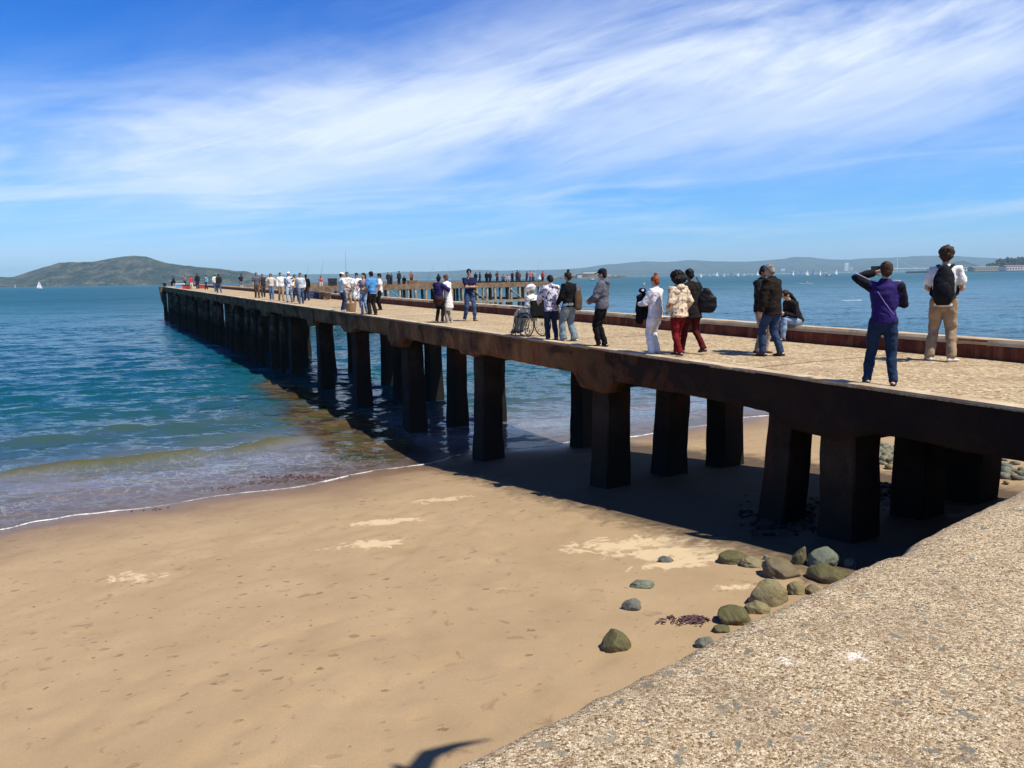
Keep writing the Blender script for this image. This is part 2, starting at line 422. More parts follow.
mid = noise_(nt, nd(nt, 'ShaderNodeMapping', {'Vector': pos, 'Scale': (0.10, 0.26, 1), 'Rotation': (0, 0, -0.3)}).outputs[0], 1.0, 4, 0.6)
offn = math_(nt, 'ADD', off_, math_(nt, 'MULTIPLY', math_(nt, 'SUBTRACT', mid.outputs[0], 0.5), 9.0))
deep = ramp(nt, big.outputs[0], [(0.3, (0.001, 0.045, 0.070, 1)), (0.5, (0.002, 0.068, 0.088, 1)), (0.72, (0.008, 0.100, 0.108, 1))])
c = ramp(nt, math_(nt, 'DIVIDE', offn, 60.0), [(0.0, (0.21, 0.165, 0.165, 1)), (0.06, (0.12, 0.125, 0.14, 1)), (0.14, (0.030, 0.068, 0.075, 1)), (0.32, (0.005, 0.060, 0.075, 1)), (0.65, (0.002, 0.052, 0.078, 1))])
c = mixc(nt, ramp(nt, math_(nt, 'DIVIDE', off_, 140.0), [(0.25, g(0)), (0.9, g(1))]), c, deep)
c = mixc(nt, math_(nt, 'MULTIPLY', cre, 0.9), c, (0.075, 0.072, 0.016, 1))
kn = noise_(nt, nd(nt, 'ShaderNodeMapping', {'Vector': pos, 'Scale': (0.7, 1.3, 1), 'Rotation': (0, 0, -0.5)}).outputs[0], 1.0, 5, 0.65, 0.8)
kc = ramp(nt, kn.outputs[0], [(0.36, (0.016, 0.008, 0.004, 1)), (0.47, (0.060, 0.036, 0.012, 1)), (0.55, (0.085, 0.060, 0.020, 1)), (0.62, (0.035, 0.050, 0.012, 1)), (0.72, (0.012, 0.010, 0.006, 1))])
km = ramp(nt, math_(nt, 'ADD', kel_, math_(nt, 'MULTIPLY', math_(nt, 'SUBTRACT', kn.outputs[0], 0.5), 0.9)), [(0.36, g(0)), (0.62, g(0.9))])
c = mixc(nt, km, c, kc)
# foam: lace close to the shore and a little on the breaker
fn = nd(nt, 'ShaderNodeTexVoronoi', {'Vector': nd(nt, 'ShaderNodeVectorMath', {0: pos, 1: noise_(nt, pos, 2.0, 3).outputs['Color']}, operation='ADD').outputs[0], 'Scale': 2.6}, feature='DISTANCE_TO_EDGE')
lace = ramp(nt, fn.outputs[0], [(0.0, g(1)), (0.07, g(0))])
near = ramp(nt, math_(nt, 'DIVIDE', offn, 8.0), [(0.0, g(1.0)), (0.45, g(0.45)), (0.85, g(0))])
fm = math_(nt, 'MULTIPLY', math_(nt, 'MULTIPLY', lace, near), ramp(nt, mid.outputs[0], [(0.38, g(0)), (0.62, g(1))]))
cf = math_(nt, 'MULTIPLY', ramp(nt, cre, [(0.90, g(0)), (0.99, g(1))]), ramp(nt, noise_(nt, pos, 1.1, 3).outputs[0], [(0.60, g(0)), (0.66, g(1))]))
fm = math_(nt, 'MULTIPLY', fm, math_(nt, 'SUBTRACT', 1.0, cre, 0, True))
fm = math_(nt, 'MAXIMUM', math_(nt, 'MULTIPLY', fm, 0.55), cf)
c = mixc(nt, fm, c, (0.75, 0.75, 0.76, 1))
nt.links.new(c, b.inputs['Base Color'])
b.inputs['IOR'].default_value = 1.33; b.inputs['Specular IOR Level'].default_value = 0.34
farr = ramp(nt, math_(nt, 'DIVIDE', off_, 300.0), [(0.05, g(0.10)), (0.6, g(0.32)), (1.0, g(0.38))])
nt.links.new(math_(nt, 'MAXIMUM', farr, math_(nt, 'MULTIPLY', fm, 0.8)), b.inputs['Roughness'])
def slope(scale, rot, detail, rough, k, dist=0.25):
    n = noise_(nt, nd(nt, 'ShaderNodeMapping', {'Vector': pos, 'Scale': scale, 'Rotation': (0, 0, rot)}).outputs[0], 1.0, detail, rough, dist)
    v = nd(nt, 'ShaderNodeVectorMath', {0: n.outputs['Color'], 1: (0.5, 0.5, 0.5)}, operation='SUBTRACT').outputs[0]
    kk = nd(nt, 'ShaderNodeCombineXYZ', {0: k[0], 1: k[1], 2: 0.0}).outputs[0]
    return nd(nt, 'ShaderNodeVectorMath', {0: v, 1: kk}, operation='MULTIPLY').outputs[0]
s1 = slope((1.5, 4.6, 1), -0.22, 4, 0.60, (0.55, 1.5))
s2 = slope((0.40, 1.5, 1), -0.12, 4, 0.62, (0.35, 1.2))
s3 = slope((0.06, 0.22, 1), 0.08, 6, 0.70, (0.3, 1.1))
va = lambda a, b_: nd(nt, 'ShaderNodeVectorMath', {0: a, 1: b_}, operation='ADD').outputs[0]
lowk = ramp(nt, math_(nt, 'DIVIDE', off_, 12.0), [(0.0, g(0.35)), (1.0, g(1))])
sl = nd(nt, 'ShaderNodeVectorMath', {0: va(va(s1, s2), s3), 'Scale': lowk}, operation='SCALE').outputs[0]
nn = nd(nt, 'ShaderNodeVectorMath', {0: va(nd(nt, 'ShaderNodeNewGeometry').outputs['Normal'], sl)}, operation='NORMALIZE').outputs[0]
nt.links.new(nn, b.inputs['Normal'])
WATERMAT = m
# thin edge of the water lets the wet sand show through
tr_ = nt.nodes.new('ShaderNodeBsdfTransparent'); tr_.inputs[0].default_value = (0.85, 0.82, 0.75, 1)
mx = nt.nodes.new('ShaderNodeMixShader'); nt.links.new(ramp(nt, math_(nt, 'DIVIDE', off_, 3.0), [(0.0, g(0.35)), (1.0, g(1))]), mx.inputs[0])
nt.links.new(tr_.outputs[0], mx.inputs[1]); nt.links.new(b.outputs[0], mx.inputs[2]); nt.links.new(mx.outputs[0], out.inputs[0])
tag(link('water', me, m, None, True), kind='structure')

# swash foam along the very edge
fv = np.arange(-30, 60, 0.08)
fm_, fnt, fb, fo = new_mat('foam')
fnn = noise_(fnt, geopos(fnt), 4, 6, 0.75)
fb.inputs['Base Color'].default_value = (0.8, 0.79, 0.77, 1); fb.inputs['Roughness'].default_value = 0.7
fbk = ramp(fnt, noise_(fnt, geopos(fnt), 0.55, 3, 0.6).outputs[0], [(0.40, g(0.15)), (0.56, g(1))])
fnt.links.new(math_(fnt, 'MULTIPLY', fbk, ramp(fnt, fnn.outputs[0], [(0.38, g(0.1)), (0.58, g(0.85))])), fb.inputs['Alpha'])
bump(fnt, fb, fnn.outputs[0], 0.6, 0.03)
def foam_strip(off0, wbase, seed, v0, v1):
    sel = fv[(fv > v0) & (fv < v1)]
    c0 = shore_u(sel)+off0+0.22*vnoise(sel*0.7, sel*0, seed)+0.10*vnoise(sel*2.4, sel*0, seed+1)
    wd = np.clip(wbase*(0.7+3.2*(vnoise(sel*0.6, sel*0, seed+2)+0.1)), 0.012, 1)
    rows = []
    for k, f in enumerate((-1, -0.5, 0.5, 1)):
        u = c0+wd*f
        x, y = xy_of(u, sel); z = np.maximum(sand_z(u, sel), 0.03)+(0.008 if abs(f) == 1 else 0.028)
        rows.append((x, y, z))
    return [np.array([r[i] for r in rows]) for i in range(3)]
Xf, Yf, Zf = foam_strip(-0.30, 0.045, 200, -30, 60)
tag(link('foam', grid_mesh('foam', Xf, Yf, Zf), fm_, None, True), 'thin white line of foam left by waves along the wet sand', 'foam', kind='stuff')

# ------------------------------------------------------------------ sea wall the viewer stands on, and the land behind
gu = np.concatenate([np.arange(0.0, 4.0, 0.035), np.arange(4.0, 14, 0.5)]); gv = np.concatenate([np.arange(-24, -3, 0.5), np.arange(-3, 8.5, 0.035), np.arange(8.5, 40, 0.6)])
V, U = np.meshgrid(gv, gu)
edge = 0.11+0.014*fbm(V*1.6, V*0, 301, 4)+0.018*fbm(V*9, V*0, 311, 3)
Uu = -(U-edge*np.exp(-U/0.25))
Zt = 3.8+0.012*fbm(U*1.2, V*1.2, 320, 3)+0.009*fbm(U*11, V*11, 322, 3)-0.06*np.exp(-U/0.03)-0.02*np.exp(-U/0.10)
rim = sstep(0.2, 0.45, vnoise(V*2.2, V*0, 326))*np.exp(-U/0.10)*0.05
Zt = Zt-rim
# front face rows (going down)
zz = np.array([3.6, 3.3, 2.9, 2.3, 1.2, 0.4])
fr = np.array([0.012*fbm(gv*3, gv*0+k, 330+k, 3)-0.02*k for k in range(len(zz))])
Uf = np.array([edge[0]-fr[k] for k in range(len(zz))][::-1])
Uall = np.vstack([Uf, Uu]); Vall = np.vstack([np.tile(gv, (len(zz), 1)), V]); Zall = np.vstack([np.tile(zz[::-1][:, None], (1, len(gv))), Zt])
X, Y = xy_of(Uall, Vall)
me = grid_mesh('sea_wall', X, Y, Zall)
m, nt, b, out = new_mat('exposed_aggregate_concrete')
pos = geopos(nt)
vo = nd(nt, 'ShaderNodeTexVoronoi', {'Vector': nd(nt, 'ShaderNodeVectorMath', {0: pos, 1: nd(nt, 'ShaderNodeVectorMath', {0: noise_(nt, pos, 14, 2).outputs['Color'], 1: (0.022, 0.022, 0.022)}, operation='MULTIPLY').outputs[0]}, operation='ADD').outputs[0], 'Scale': 115.0, 'Randomness': 1.0})
vc = nd(nt, 'ShaderNodeSeparateColor', {0: vo.outputs['Color']})
fine = noise_(nt, pos, 150, 3, 0.75); med = noise_(nt, pos, 9, 5, 0.6); lg = noise_(nt, pos, 1.3, 4, 0.6)
cc = ramp(nt, vc.outputs[0], [(0.0, (0.10, 0.062, 0.032, 1)), (0.16, (0.25, 0.17, 0.095, 1)), (0.42, (0.40, 0.30, 0.18, 1)), (0.72, (0.52, 0.41, 0.265, 1)), (0.94, (0.68, 0.58, 0.42, 1))])
cc = mixc(nt, ramp(nt, fine.outputs[0], [(0.37, g(0.95)), (0.47, g(0))]), cc, (0.10, 0.065, 0.038, 1))
vo2 = nd(nt, 'ShaderNodeTexVoronoi', {'Vector': nd(nt, 'ShaderNodeVectorMath', {0: pos, 1: nd(nt, 'ShaderNodeVectorMath', {0: noise_(nt, pos, 11, 2).outputs['Color'], 1: (0.13, 0.13, 0.13)}, operation='MULTIPLY').outputs[0]}, operation='ADD').outputs[0], 'Scale': 17.0, 'Randomness': 1.0})
v2 = nd(nt, 'ShaderNodeSeparateColor', {0: vo2.outputs['Color']})
big_st = math_(nt, 'MULTIPLY', ramp(nt, v2.outputs[0], [(0.75, g(0)), (0.76, g(1))], 'LINEAR'), ramp(nt, vo2.outputs['Distance'], [(0.28, g(1)), (0.36, g(0))]))
blot = ramp(nt, med.outputs[0], [(0.36, g(0.35)), (0.46, g(0))])
cc = mixc(nt, blot, cc, (0.20, 0.125, 0.075, 1))
cc = mixc(nt, math_(nt, 'MULTIPLY', big_st, 0.85), cc, mixc(nt, v2.outputs[1], (0.10, 0.12, 0.115, 1), (0.27, 0.24, 0.17, 1)))
vo3 = nd(nt, 'ShaderNodeTexVoronoi', {'Vector': nd(nt, 'ShaderNodeVectorMath', {0: pos, 1: nd(nt, 'ShaderNodeVectorMath', {0: noise_(nt, pos, 7, 3).outputs['Color'], 1: (0.2, 0.2, 0.2)}, operation='MULTIPLY').outputs[0]}, operation='ADD').outputs[0], 'Scale': 30.0, 'Randomness': 1.0})
v3 = nd(nt, 'ShaderNodeSeparateColor', {0: vo3.outputs['Color']})
st3 = math_(nt, 'MULTIPLY', ramp(nt, v3.outputs[0], [(0.84, g(0)), (0.85, g(1))]), ramp(nt, vo3.outputs['Distance'], [(0.24, g(1)), (0.32, g(0))]))
cc = mixc(nt, math_(nt, 'MULTIPLY', st3, 0.85), cc, mixc(nt, v3.outputs[1], (0.16, 0.085, 0.055, 1), (0.42, 0.36, 0.28, 1)))
cc = mixc(nt, ramp(nt, lg.outputs[0], [(0.50, g(0)), (0.68, g(0.42))]), cc, (0.20, 0.145, 0.095, 1))
wsp = nd(nt, 'ShaderNodeVectorMath', {0: pos, 1: tuple(on_z(789, 661, 3.8))}, operation='DISTANCE').outputs['Value']
wsp2 = nd(nt, 'ShaderNodeVectorMath', {0: pos, 1: tuple(on_z(852, 657, 3.8))}, operation='DISTANCE').outputs['Value']
ws = math_(nt, 'MINIMUM', wsp, wsp2)
ws = ramp(nt, math_(nt, 'ADD', ws, math_(nt, 'ADD', math_(nt, 'MULTIPLY', noise_(nt, pos, 28, 4, 0.7).outputs[0], 0.26), math_(nt, 'MULTIPLY', fine.outputs[0], 0.22))), [(0.24, g(0.8)), (0.275, g(0))])
cc = mixc(nt, ws, cc, (0.86, 0.83, 0.77, 1))
nt.links.new(cc, b.inputs['Base Color']); b.inputs['Roughness'].default_value = 0.95; b.inputs['Specular IOR Level'].default_value = 0.15
hsum = math_(nt, 'ADD', math_(nt, 'ADD', math_(nt, 'MULTIPLY', vo.outputs['Distance'], -1.0), math_(nt, 'MULTIPLY', fine.outputs[0], 0.9)), math_(nt, 'MULTIPLY', med.outputs[0], 1.2))
bump(nt, b, hsum, 0.6, 0.010)
AGG = m
tag(link('sea_wall', me, m, None, True), 'broad worn concrete sea wall of exposed pebbles in the right foreground', 'sea wall')
bm = bmesh.new()
def uvp(u, v, z):
    x, y = xy_of(u, v); return (x, y, z)
hexa(bm, [uvp(-200, -200, 2.0), uvp(-13.5, -200, 2.0), uvp(-13.5, 260, 2.0), uvp(-200, 260, 2.0), uvp(-200, -200, 3.78), uvp(-13.5, -200, 3.78), uvp(-13.5, 260, 3.78), uvp(-200, 260, 3.78)])
tag(bm_obj('ground', bm, plain('sandy_ground', (0.32, 0.25, 0.17), 0.95)), kind='structure')
# shore continuing beside the wall, below the promenade, so that the sea meets land everywhere
# ------------------------------------------------------------------ the concrete pier
OL, OR_, S0, S1 = 9.1, 13.9, 2.2, 127.0
def weathered(name, base, dark, stain, k=1.0, rough=0.92, tide=True, tar=False):
    m, nt, b, out = new_mat(name)
    pos = geopos(nt)
    n1 = noise_(nt, pos, 1.1*k, 6, 0.65, 0.5)
    n2 = noise_(nt, nd(nt, 'ShaderNodeMapping', {'Vector': pos, 'Scale': (3.5*k, 3.5*k, 0.5*k)}).outputs[0], 1.0, 5, 0.65)
    n3 = noise_(nt, pos, 26*k, 4, 0.7)
    c = ramp(nt, n1.outputs[0], [(0.35, base), (0.62, dark)])
    c = mixc(nt, ramp(nt, n2.outputs[0], [(0.50, g(0)), (0.66, g(0.85))]), c, stain)
    c = mixc(nt, ramp(nt, n3.outputs[0], [(0.35, g(0.6)), (0.55, g(0))]), c, dark)
    if tide:   # black weed and mussels up to high water
        z = nd(nt, 'ShaderNodeSeparateXYZ', {0: pos}).outputs[2]
        zf = math_(nt, 'ADD', math_(nt, 'DIVIDE', z, 3.0), math_(nt, 'MULTIPLY', n1.outputs[0], 0.3))
        c = mixc(nt, ramp(nt, zf, [(0.72, g(0.92)), (0.98, g(0))]), c, (0.012, 0.011, 0.008, 1))
    if tar:    # the landward stretch has been tarred black
        sx = nd(nt, 'ShaderNodeVectorMath', {0: pos, 1: tuple(PD)}, operation='DOT_PRODUCT').outputs['Value']
        tf = math_(nt, 'ADD', math_(nt, 'DIVIDE', sx, 30.0), math_(nt, 'MULTIPLY', math_(nt, 'SUBTRACT', n1.outputs[0], 0.5), 0.55))
        c = mixc(nt, ramp(nt, tf, [(0.36, g(0.95)), (0.50, g(0))]), c, (0.010, 0.007, 0.006, 1))
    nt.links.new(c, b.inputs['Base Color']); b.inputs['Roughness'].default_value = rough
    b.inputs['Specular IOR Level'].default_value = 0.2
    bump(nt, b, math_(nt, 'ADD', n1.outputs[0], math_(nt, 'MULTIPLY', n3.outputs[0], 0.5)), 0.7, 0.03)
    return m
M_BEAM = weathered('rust_stained_concrete', (0.38, 0.185, 0.065, 1), (0.060, 0.028, 0.013, 1), (0.26, 0.050, 0.016, 1), tar=True)
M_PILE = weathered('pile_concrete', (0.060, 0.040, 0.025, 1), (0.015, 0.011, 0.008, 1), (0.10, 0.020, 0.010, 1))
M_CURB = weathered('red_rust_curb', (0.20, 0.050, 0.028, 1), (0.075, 0.024, 0.016, 1), (0.24, 0.10, 0.055, 1), 1.6, tide=False)
M_CAP = weathered('pale_curb_top', (0.62, 0.51, 0.35, 1), (0.38, 0.28, 0.18, 1), (0.50, 0.36, 0.23, 1), 2.0, tide=False)

def deck_material(name):
    m, nt, b, out = new_mat(name)
    pos = geopos(nt)
    vo = nd(nt, 'ShaderNodeTexVoronoi', {'Vector': pos, 'Scale': 26.0})
    vc = nd(nt, 'ShaderNodeSeparateColor', {0: vo.outputs['Color']})
    n1 = noise_(nt, pos, 0.8, 5, 0.65, 0.5); n2 = noise_(nt, pos, 9, 5, 0.7)
    mp = nd(nt, 'ShaderNodeMapping', {'Vector': pos, 'Rotation': (0, 0, -math.atan2(PD.y, PD.x)), 'Scale': (0.35, 2.2, 1)}).outputs[0]
    n3 = noise_(nt, mp, 1.0, 6, 0.65, 0.6)
    c = ramp(nt, vc.outputs[0], [(0, (0.20, 0.135, 0.075, 1)), (0.35, (0.34, 0.255, 0.15, 1)), (0.8, (0.45, 0.35, 0.215, 1)), (1.0, (0.62, 0.50, 0.34, 1))])
    c = mixc(nt, ramp(nt, n3.outputs[0], [(0.50, g(0)), (0.66, g(0.55))]), c, (0.25, 0.165, 0.095, 1))
    c = mixc(nt, ramp(nt, n1.outputs[0], [(0.52, g(0)), (0.7, g(0.4))]), c, (0.58, 0.47, 0.32, 1))
    sv_ = nd(nt, 'ShaderNodeVectorMath', {0: pos, 1: tuple(PD)}, operation='DOT_PRODUCT').outputs['Value']
    jt = math_(nt, 'ABSOLUTE', math_(nt, 'SUBTRACT', math_(nt, 'FRACT', math_(nt, 'ADD', math_(nt, 'DIVIDE', sv_, 6.0), math_(nt, 'MULTIPLY', n2.outputs[0], 0.012))), 0.5))
    c = mixc(nt, ramp(nt, jt, [(0.0, g(0.8)), (0.005, g(0.5)), (0.012, g(0))]), c, (0.10, 0.065, 0.04, 1))
    n4 = noise_(nt, pos, 0.45, 4, 0.6, 1.2)
    c = mixc(nt, ramp(nt, n4.outputs[0], [(0.60, g(0)), (0.63, g(0.35))]), c, (0.20, 0.14, 0.09, 1))
    c = mixc(nt, ramp(nt, n2.outputs[0], [(0.32, g(0.75)), (0.43, g(0))]), c, (0.16, 0.10, 0.06, 1))
    nt.links.new(c, b.inputs['Base Color']); b.inputs['Roughness'].default_value = 0.95; b.inputs['Specular IOR Level'].default_value = 0.15
    bump(nt, b, math_(nt, 'ADD', n2.outputs[0], math_(nt, 'MULTIPLY', vo.outputs['Distance'], -0.6)), 0.6, 0.03)
    return m
M_DECK = deck_material('gravelly_pier_deck')

pier = empty('pier', PW(11.5, S0, 0))
tag(pier, 'long low concrete pier on dark piles running from the beach out over the water', 'pier')
def flat(me):
    me.polygons.foreach_set('use_smooth', [False]*len(me.polygons)); return me
def ppart(name, bm_or_me, mat, smooth=False, parent=None):
    if isinstance(bm_or_me, bmesh.types.BMesh): o = bm_obj(name, bm_or_me, mat, None, smooth)
    else: o = link(name, bm_or_me, mat, None, smooth)
    p = parent or pier
    o.parent = p; o.matrix_parent_inverse = Matrix.Translation(-p.location) @ Matrix.Identity(4)
    return o
# deck surface
so_ = np.concatenate([np.arange(OL, OR_, 0.10), [OR_]]); ss = [S0]
while ss[-1] < S1: ss.append(ss[-1]+0.10+0.004*ss[-1])
ss = np.array(ss)
S, O = np.meshgrid(ss, so_)
fd = np.exp(-S/40)
Z = 3.8+0.0092*S+0.018*fbm(S*0.5, O*0.9, 400, 4)*fd+0.008*fbm(S*4, O*4, 402, 3)*fd
Oe = O+0.05*fbm(S*1.5, O*0, 410, 4)*(O < OL+0.05)+0.0*S*(O < OL+0.05)
X = PN.x*Oe+PD.x*S; Y = PN.y*Oe+PD.y*S
Xa = np.vstack([X[0], X, X[-1]]); Ya = np.vstack([Y[0], Y, Y[-1]]); Za = np.vstack([Z[0]-0.045, Z, Z[-1]-0.045])
ppart('deck', flat(grid_mesh('deck', Xa, Ya, Za)), M_DECK)
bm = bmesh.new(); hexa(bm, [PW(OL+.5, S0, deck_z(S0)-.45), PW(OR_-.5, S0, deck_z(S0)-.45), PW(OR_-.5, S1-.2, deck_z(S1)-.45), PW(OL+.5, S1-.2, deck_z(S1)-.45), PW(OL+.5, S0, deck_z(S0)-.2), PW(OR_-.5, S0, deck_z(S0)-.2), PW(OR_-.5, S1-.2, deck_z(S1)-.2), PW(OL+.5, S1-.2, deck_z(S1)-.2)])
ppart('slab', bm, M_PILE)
# pale worn lip along the left edge
def strip(o0, o1, h, seed, step=0.12, wear=0.03, s0=S0, s1=S1, base=-0.05, thick_side=0.0):
    s = [s0]
    while s[-1] < s1: s.append(min(s1, s[-1]+step+0.004*s[-1]))
    s = np.array(s); z0 = 3.8+0.0092*s
    j = lambda k: wear*fbm(s*1.7, s*0+k, seed+k, 4)*1.0
    chip = wear*1.3*sstep(0.30, 0.36, vnoise(s*1.3, s*0, seed+50))
    prof = [(o0, base, 0), (o0+j(1)*.6+chip, h*0.7-chip, 1), (o0+0.05+j(2)+chip, h+j(3)*.5-chip*.5, 1), (o1-0.05+j(4), h+j(5)*.5, 1), (o1+j(6)*.6, h*0.7, 1), (o1, base, 0)]
    Or = np.array([np.broadcast_to(p[0], s.shape) for p in prof]); Zr = np.array([z0+np.broadcast_to(p[1], s.shape) for p in prof]); Sr = np.tile(s, (len(prof), 1))
    return flat(grid_mesh('strip', PN.x*Or+PD.x*Sr, PN.y*Or+PD.y*Sr, Zr))
ppart('edge_lip', strip(OL-0.035, OL+0.20, 0.022, 500, wear=0.012, base=-0.02), M_CAP)
# right-hand kerb: red-brown concrete with a pale worn top
ppart('kerb', strip(13.42, 13.86, 0.33, 540, wear=0.022), M_CURB)
ppart('kerb_top', strip(13.415, 13.80, 0.352, 560, wear=0.02, base=0.30), M_CAP)

bents = [1.4+6*i for i in range(0, 21)]
def soffit(s, seed):
    """beam depth below the deck at s, deeper at the haunches"""
    d = 0.62+0.03*fbm(s*2.0, s*0, seed, 3)
    for k, bs in enumerate(bents):
        q = np.abs(s-bs-0.15*math.sin(k*2.3)); d = d+(0.34, 0.20, 0.30, 0.12)[k % 4]*(1-sstep(0.42, 0.85+0.2*math.sin(k*1.7), q))
    return d
for nm, oa, ob, seed in (('edge_beam', OL+0.02, OL+0.42, 600), ('edge_beam', OR_-0.42, OR_-0.02, 640)):
    s = np.arange(S0, S1, 0.09); z0 = 3.8+0.0092*s
    d = soffit(s, seed)
    zs = [0.0, 0.1, 0.25, 0.45, 0.6, 0.8, 1.0]
    Or, Zr = [], []
    for q in zs:
        Or.append(oa+0.02*fbm(s*2.5, s*0+q*3, seed+3, 4)*(1 if q < 1 else 1)+0.03*q); Zr.append(z0-0.035-(d-0.035)*q)
    for q in zs[::-1]:
        Or.append(ob+0*s); Zr.append(z0-0.035-(d-0.035)*q)
    Or.append(Or[0]); Zr.append(Zr[0])
    Or = np.array(Or); Zr = np.array(Zr); Sr = np.tile(s, (len(Or), 1))
    ppart(nm, grid_mesh(nm, PN.x*Or+PD.x*Sr, PN.y*Or+PD.y*Sr, Zr), M_BEAM)

def pile_mesh(o, s, w0, w1, ztop, zbot, do=0.0, ds=0.0, seed=0, chamfer=0.045):
    """square concrete pile, w0 wide at the top, w1 at the foot; do/ds lean of the foot"""
    bm = bmesh.new(); rings = []
    n = 16
    sh = [(-1, -1+chamfer*2), (-1+chamfer*2, -1), (0, -1), (1-chamfer*2, -1), (1, -1+chamfer*2), (1, 0), (1, 1-chamfer*2), (1-chamfer*2, 1), (0, 1), (-1+chamfer*2, 1), (-1, 1-chamfer*2), (-1, 0)]
    for i in range(n+1):
        t = i/n; z = ztop+(zbot-ztop)*t; hw = (w0+(w1-w0)*t)/2
        if z < 1.3: hw *= 1+0.10*min(1, (1.3-z))
        r = []
        for k, (a, b_) in enumerate(sh):
            jn = 1+0.07*mn.noise(Vector((k*0.9+seed, z*1.7, o)))
            r.append(bm.verts.new(PW(o+do*t+a*hw*jn, s+ds*t+b_*hw*jn, z)))
        rings.append(r)
    for a, b_ in zip(rings, rings[1:]):
        for k in range(12): bm.faces.new((a[k], a[(k+1) % 12], b_[(k+1) % 12], b_[k]))
    bm.faces.new(rings[0]); bm.faces.new(rings[-1][::-1])
    return bm
for i, bs in enumerate(bents):
    zt = deck_z(bs)-0.5
    rows = [(9.75, 0.60, 0.66), (13.05, 0.60, 0.66)]
    if i in (1, 2, 4, 5) or i > 6: rows.insert(1, (11.5, 0.56, 0.62))
    if i == 0: rows = [(13.05, 0.6, 0.66)]
    for (o, w0, w1) in rows:
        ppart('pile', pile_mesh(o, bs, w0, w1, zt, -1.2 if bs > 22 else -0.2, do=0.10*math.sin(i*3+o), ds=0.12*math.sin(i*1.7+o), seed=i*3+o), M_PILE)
    if i > 0:
        bm = bmesh.new()
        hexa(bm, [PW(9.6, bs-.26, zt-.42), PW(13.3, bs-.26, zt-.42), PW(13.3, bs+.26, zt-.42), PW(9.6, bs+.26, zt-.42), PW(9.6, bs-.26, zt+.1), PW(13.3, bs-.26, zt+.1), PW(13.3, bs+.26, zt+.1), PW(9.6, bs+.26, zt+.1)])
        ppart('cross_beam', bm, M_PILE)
ppart('pile', pile_mesh(9.95, 8.65, 0.5, 0.6, deck_z(8)-0.5, -0.2, 0.0, 0.25, seed=50), M_PILE)
# older timber fender piles down the outer half
M_TIMBER = weathered('grey_timber', (0.16, 0.13, 0.09, 1), (0.02, 0.015, 0.01, 1), (0.05, 0.03, 0.02, 1), 2.0)
for k in range(27):
    s = 44.5+3.05*k
    bm = bmesh.new(); o = 9.28+0.1*math.sin(k*2.1)
    tube(bm, [PW(o, s, deck_z(s)-0.65-0.2*(k % 3)), PW(o-.04, s+.05, 2), PW(o-.12+.1*math.sin(k), s+.1*math.cos(k), -1)], [0.15, 0.17, 0.19], seg=10)
    ppart('fender_pile', bm, M_TIMBER, True)
# broken corner at the far end
bm = bmesh.new()
tube(bm, [PW(8.75, 126.2, deck_z(127)-.1), PW(8.9, 125.6, 3.0), PW(9.25, 124.3, 1.2)], [0.26, 0.24, 0.15], seg=10)
ppart('fender_pile', bm, M_TIMBER, True)
for (o, s) in ((9.3, 127.2), (10.6, 127.3), (11.9, 127.2), (13.3, 127.3)):
    ppart('fender_pile', pile_mesh(o, s, 0.5, 0.55, deck_z(127)-.1, -1.2, seed=s+o), M_TIMBER, True)
for s in (126.6, 125.0):
    bm = bmesh.new(); tube(bm, [PW(9.3, s, deck_z(s)), PW(9.3, s, deck_z(s)+0.32), PW(9.3, s, deck_z(s)+0.42)], [0.14, 0.12, 0.24], seg=12)
    ppart('bollard', bm, plain('black_iron', (0.02, 0.02, 0.02), 0.6), True)

# ------------------------------------------------------------------ timber wharf across the end
WA, WB, WS0, WS1 = 14.6, 56.0, 92.5, 118.0
WZ = 4.62
M_WPOST = weathered('bleached_piles', (0.42, 0.35, 0.26, 1), (0.20, 0.16, 0.11, 1), (0.26, 0.18, 0.11, 1), 2.0, tide=False)
M_WDECK = weathered('brown_wharf_planks', (0.30, 0.20, 0.12, 1), (0.13, 0.08, 0.05, 1), (0.34, 0.25, 0.16, 1), 1.5, tide=False)
wharf = empty('wharf', PW((WA+WB)/2, WS0, 0))
tag(wharf, 'old timber wharf with bleached piles crossing the far end of the concrete pier', 'wharf')
def slab_bm(o0, o1, s0, s1, z0, z1, bm=None):
    bm = bm or bmesh.new()
    hexa(bm, [PW(o0, s0, z0), PW(o1, s0, z0), PW(o1, s1, z0), PW(o0, s1, z0), PW(o0, s0, z1), PW(o1, s0, z1), PW(o1, s1, z1), PW(o0, s1, z1)])
    return bm
ppart('deck', slab_bm(WA, WB, WS0, WS1, WZ-.28, WZ), M_WDECK, parent=wharf)
ppart('stringer', slab_bm(WA, WB, WS0-.14, WS0-.003, WZ-.45, WZ+.02), M_WDECK, parent=wharf)
ppart('bull_rail', slab_bm(WA, WB+.1, WS1-.35, WS1-.02, WZ+.003, WZ+.42), M_WDECK, parent=wharf)
ppart('bull_rail', slab_bm(WA+1.2, WB+.1, WS0+.02, WS0+.35, WZ+.003, WZ+.2), M_WDECK, parent=wharf)
ppart('bull_rail', slab_bm(WB-.33, WB, WS0+.4, WS1-.4, WZ+.003, WZ+.36), M_WDECK, parent=wharf)
ppart('wale', slab_bm(WA+4, WB, WS0-.36, WS0-.18, 2.15, 2.5), M_WPOST, parent=wharf)
ppart('wale', slab_bm(WB+.02, WB+.2, WS0, WS1, 2.15, 2.5), M_WPOST, parent=wharf)
k = 0
o = WA+0.5
